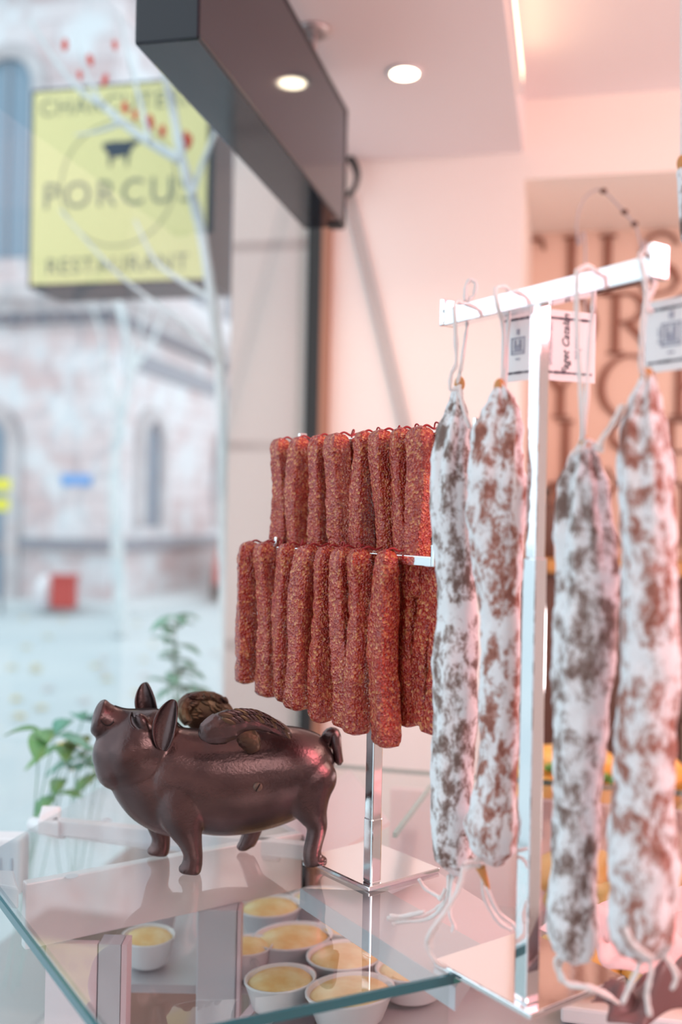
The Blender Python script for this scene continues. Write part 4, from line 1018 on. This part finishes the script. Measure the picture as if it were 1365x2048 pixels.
car(W(20.6, -6.5, 0), TH + math.pi / 2 * 0 + math.radians(77) - TH * 0, M['red'], 'red parked car at the far kerb behind the thin pale tree')
car(W(15.2, -9.6, 0), -TH, M['slate'], 'dark grey parked car in front of the sandstone building') if False else None
yb = onA(6, 1010, 14.9)
ys = thing('traffic_sign', 'yellow traffic sign on a post at the left border of the photo', 'sign', (yb.x, yb.y, -.1))
MB().tube([(yb.x, yb.y, -.1), (yb.x, yb.y, 2.9)], .03, 10).build('post', M['slate'], ys, True)
MB().box(yb.x - .22, yb.x + .12, yb.y - .03, yb.y + .02, 1.95, 2.15).build('plate', M['yellowp'], ys); MB().box(yb.x - .22, yb.x + .10, yb.y - .03, yb.y + .02, 1.62, 1.82).build('plate', M['yellowp'], ys)

# trees
def tree(label, trunk, branches, depth, r0, loc=None, leafs_streaks=None):
    base = atd(trunk[0][0], trunk[0][1], depth); t = thing('thin_tree', label, 'tree', tuple(base))
    root = Vector((base.x, base.y, -.1)); P = [root] + [atd(x, y, depth + (k % 2) * .06) for k, (x, y) in enumerate(trunk)]
    MB().tube(P, lambda s: r0 * (1 - .55 * s), 10, 6, .3).build('trunk', M['bark'], t, True)
    for br, rr_ in branches:
        MB().tube([atd(x, y, depth + k * .05) for k, (x, y) in enumerate(br)], lambda s, rr_=rr_: rr_ * (1 - .7 * s), 8, 6).build('branch', M['bark'], t, True)
    for (x, y, s__) in (leafs_streaks or []):
        c = atd(x, y, depth + .05); MB().ellipsoid(c, (s__ * .5, s__ * .15, s__), 10, 8, rot=Ry(random.uniform(-.3, .3))).build('leaf', M['leafstreak'], t, True)  # few real red leaves; the rest are stand-ins for reddish neon reflection streaks
    return t
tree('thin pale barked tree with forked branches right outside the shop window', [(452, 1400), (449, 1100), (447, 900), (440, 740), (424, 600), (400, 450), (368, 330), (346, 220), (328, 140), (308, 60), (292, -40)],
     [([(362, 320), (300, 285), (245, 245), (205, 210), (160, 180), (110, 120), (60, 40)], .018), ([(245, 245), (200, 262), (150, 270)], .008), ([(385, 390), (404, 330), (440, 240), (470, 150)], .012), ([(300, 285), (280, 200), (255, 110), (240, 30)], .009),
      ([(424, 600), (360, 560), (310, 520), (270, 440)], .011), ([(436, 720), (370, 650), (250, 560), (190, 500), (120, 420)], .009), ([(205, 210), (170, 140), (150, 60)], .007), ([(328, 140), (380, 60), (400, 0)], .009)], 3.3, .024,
     leafs_streaks=[(376, 285, 0.028), (372, 272, 0.019), (160, 150, 0.017), (210, 160, 0.022), (250, 215, 0.022), (300, 245, 0.028), (180, 120, 0.022), (270, 230, 0.019), (325, 262, 0.022), (130, 90, 0.022), (230, 90, 0.019)])
tree('pale slender tree at the far kerb in front of the sandstone building', [(240, 1210), (236, 1120), (228, 1000), (232, 900), (245, 820), (262, 740), (250, 660), (235, 600)],
     [([(240, 840), (215, 760), (205, 680), (180, 600)], .05), ([(258, 745), (300, 690), (330, 620)], .05), ([(262, 760), (278, 680), (290, 600)], .04)], 14.0, .10)

# projecting shop sign
TA = 4.0
sg = thing('shop_sign', 'yellow square hanging shop sign with a small dark pig and PORCUS lettering', 'sign', onA(235, 365, TA))
cS = onA(236, 368, TA); Ac, Bc, Zc = toAB(cS)
hw, hh = .425, .44
sf = MB(); sf.boxAB(TA, TA + .30, Bc - hw, Bc + hw, Zc - hh, Zc + hh); sf.build('sign_box', M['signframe'], sg)
face = MB().boxAB(TA - .004, TA - .0005, Bc - hw + .014, Bc + hw - .014, Zc - hh + .014, Zc + hh - .014).build('sign_face', M['signyellow'], sg)
UBv = UB
def stext(txt, size, b, z, m_='signtext', sp=1.15, off=.0, ex=.05, sxs=1.0):
    o_ = W(TA - .0055, b, z)
    text_mesh(txt, 'sign_lettering', M[m_], frame_mat(o_, UBv, (0, 0, 1)) @ Matrix.Diagonal((size * sxs, size, .01, 1)), sg, 1.0, ex, 0, sp, off)
stext('CHARCUTERIE', .105, Bc + .0, Zc + .350, sp=1.14)
stext('PORCUS', .165, Bc + .0, Zc - .045, sp=1.22)
stext('RESTAURANT', .100, Bc, Zc - .355, sp=1.12)
ring = MB(); n = 60
for k in range(n):
    a0, a1 = math.tau * k / n, math.tau * (k + 1) / n
    q = [(r__ * math.cos(a), r__ * math.sin(a)) for r__, a in ((.268, a0), (.268, a1), (.274, a1), (.274, a0))]
    ring.hexa([W(TA - .0045, Bc + u, Zc + v) for u, v in q] + [W(TA - .0055, Bc + u, Zc + v) for u, v in q])
ring.build('thin_circle', M['signtext'], sg)
pgp = [(-.085, .03), (-.08, .045), (-.03, .05), (.03, .047), (.055, .052), (.10, .048), (.085, .035), (.06, .02), (.045, -.005), (.04, -.03), (.035, -.06), (.027, -.06), (.025, -.015), (-.02, -.02), (-.035, -.018), (-.042, -.06), (-.050, -.06), (-.055, -.012), (-.062, .005), (-.075, .015)]
pm = MB(); V = [W(TA - .0045, Bc + u + .01, Zc + .135 + v * 1.0) for u, v in pgp] + [W(TA - .0065, Bc + u + .01, Zc + .135 + v) for u, v in pgp]; n = len(pgp)
pm.add(V, [tuple(range(n)), tuple(range(2 * n - 1, n - 1, -1))] + [(i, (i + 1) % n, n + (i + 1) % n, n + i) for i in range(n)]); pm.build('pig_emblem', M['signink'], sg)
MB().boxAB(TA + .04, TA + .07, Bc + hw, BG - .05 + .2, Zc + .25, Zc + .28).build('bracket', M['signframe'], sg)
struct(MB().boxAB(3.45, 9.0, BG - .25, BG - .02, -.1, 6).build('wall_outside', M['tan']))

# plants outside the window
def leaf(mb, c, L, w_, yaw, pitch, droop=.35):
    n = 8; top = []; d = Vector((math.cos(yaw) * math.cos(pitch), math.sin(yaw) * math.cos(pitch), math.sin(pitch))); s = Vector((-math.sin(yaw), math.cos(yaw), 0))
    V = []; F = []
    for i in range(n + 1):
        t = i / n; p = c + d * (L * t) + Vector((0, 0, -droop * L * t * t)); ww = w_ * math.sin(math.pi * (t * .96 + .02)) ** .8
        for k in (-1, 0, 1): V.append(p + s * (ww * k) + Vector((0, 0, abs(k) * ww * .25)))
        for k in (-1, 0, 1): V.append(p + s * (ww * k) + Vector((0, 0, abs(k) * ww * .25 - .0015)))
    for i in range(n):
        a = i * 6; b = a + 6
        F += [(a, a + 1, b + 1, b), (a + 1, a + 2, b + 2, b + 1), (a + 4, a + 3, b + 3, b + 4), (a + 5, a + 4, b + 4, b + 5), (a, b, b + 3, a + 3), (a + 2, a + 5, b + 5, b + 2)]
    mb.add(V, F)
pz = .72
pl = thing('window_planter', 'low clay planter box outside the shop window behind the pig', 'planter', W(1.75, -1.05, 0))
MB().boxAB(1.35, 2.75, -1.18, -.90, -.02, pz).build('box', M['planter'], pl, bevel=.01)
MB().boxAB(1.37, 2.73, -1.16, -.92, pz, pz + .012).build('soil', M['grid'], pl)
def plant(label, spots, base, m_, L, seed, group=None):
    r = random.Random(seed); t = thing('leafy_plant', label, 'plant', tuple(base))
    st_ = MB()
    for k, p in enumerate(spots):
        st_.tube([base + Vector((r.uniform(-.02, .02), r.uniform(-.02, .02), 0)), (base + p) / 2 + Vector((r.uniform(-.02, .02), 0, .03)), p], .0014, 5)
        mb = MB()
        for q_ in range(3): leaf(mb, p, L * r.uniform(.7, 1.15), L * .22, r.uniform(0, 6.28), r.uniform(-.2, .6))
        mb.build('leaves', M[m_[k % len(m_)]], t, True)
    st_.build('stems', M['leafteal'], t, True)
A_ = 2.0
def gp(px, py, B=-1.03): return onB(px, py, B)
def groundp(A, B): return W(A, B, pz + .012)
plant('green plant with long leaves outside the glass left of the pig snout', [gp(80, 1460), (gp(110, 1470)), gp(150, 1475), gp(165, 1440), gp(130, 1490)], groundp(1.72, -1.03), ['leafgreen', 'leafteal'], .09, 1)
plant('yellow and green plant outside the glass just under the pig chin', [gp(165, 1515), gp(190, 1530), gp(200, 1545), gp(215, 1550), gp(180, 1500), gp(110, 1590), gp(150, 1530)], groundp(1.95, -1.03), ['leafteal', 'leafyellow', 'leafgreen'], .08, 2)
plant('tall teal green vine outside the glass above the pig back', [onB(x, y, -1.05) for x, y in ((352, 1230), (345, 1260), (350, 1290), (345, 1320), (360, 1345), (375, 1370), (350, 1375), (390, 1390), (420, 1385), (365, 1400), (350, 1250), (358, 1310), (335, 1350))], W(2.6, -1.05, pz + .012), ['leafteal'], .085, 3)
# fallen leaves on the street
rl = random.Random(11)
proto = None
for k in range(26):
    px, py = rl.uniform(5, 430), rl.uniform(1225, 1440); c = atz(px, py, -.118)
    a, b, _ = toAB(c)
    z = -.118 if b < -2.6 else -.018
    mb = MB(); leaf(mb, Vector((c.x, c.y, z + .02)), .13, .045, rl.uniform(0, 6.28), .05, .1)
    tag(mb.build('fallen_leaf', M['leafyellow'] if k % 3 else M['planter'], None, True), 'yellow fallen leaf lying on the street', 'leaf', 'fallen leaves on the street')
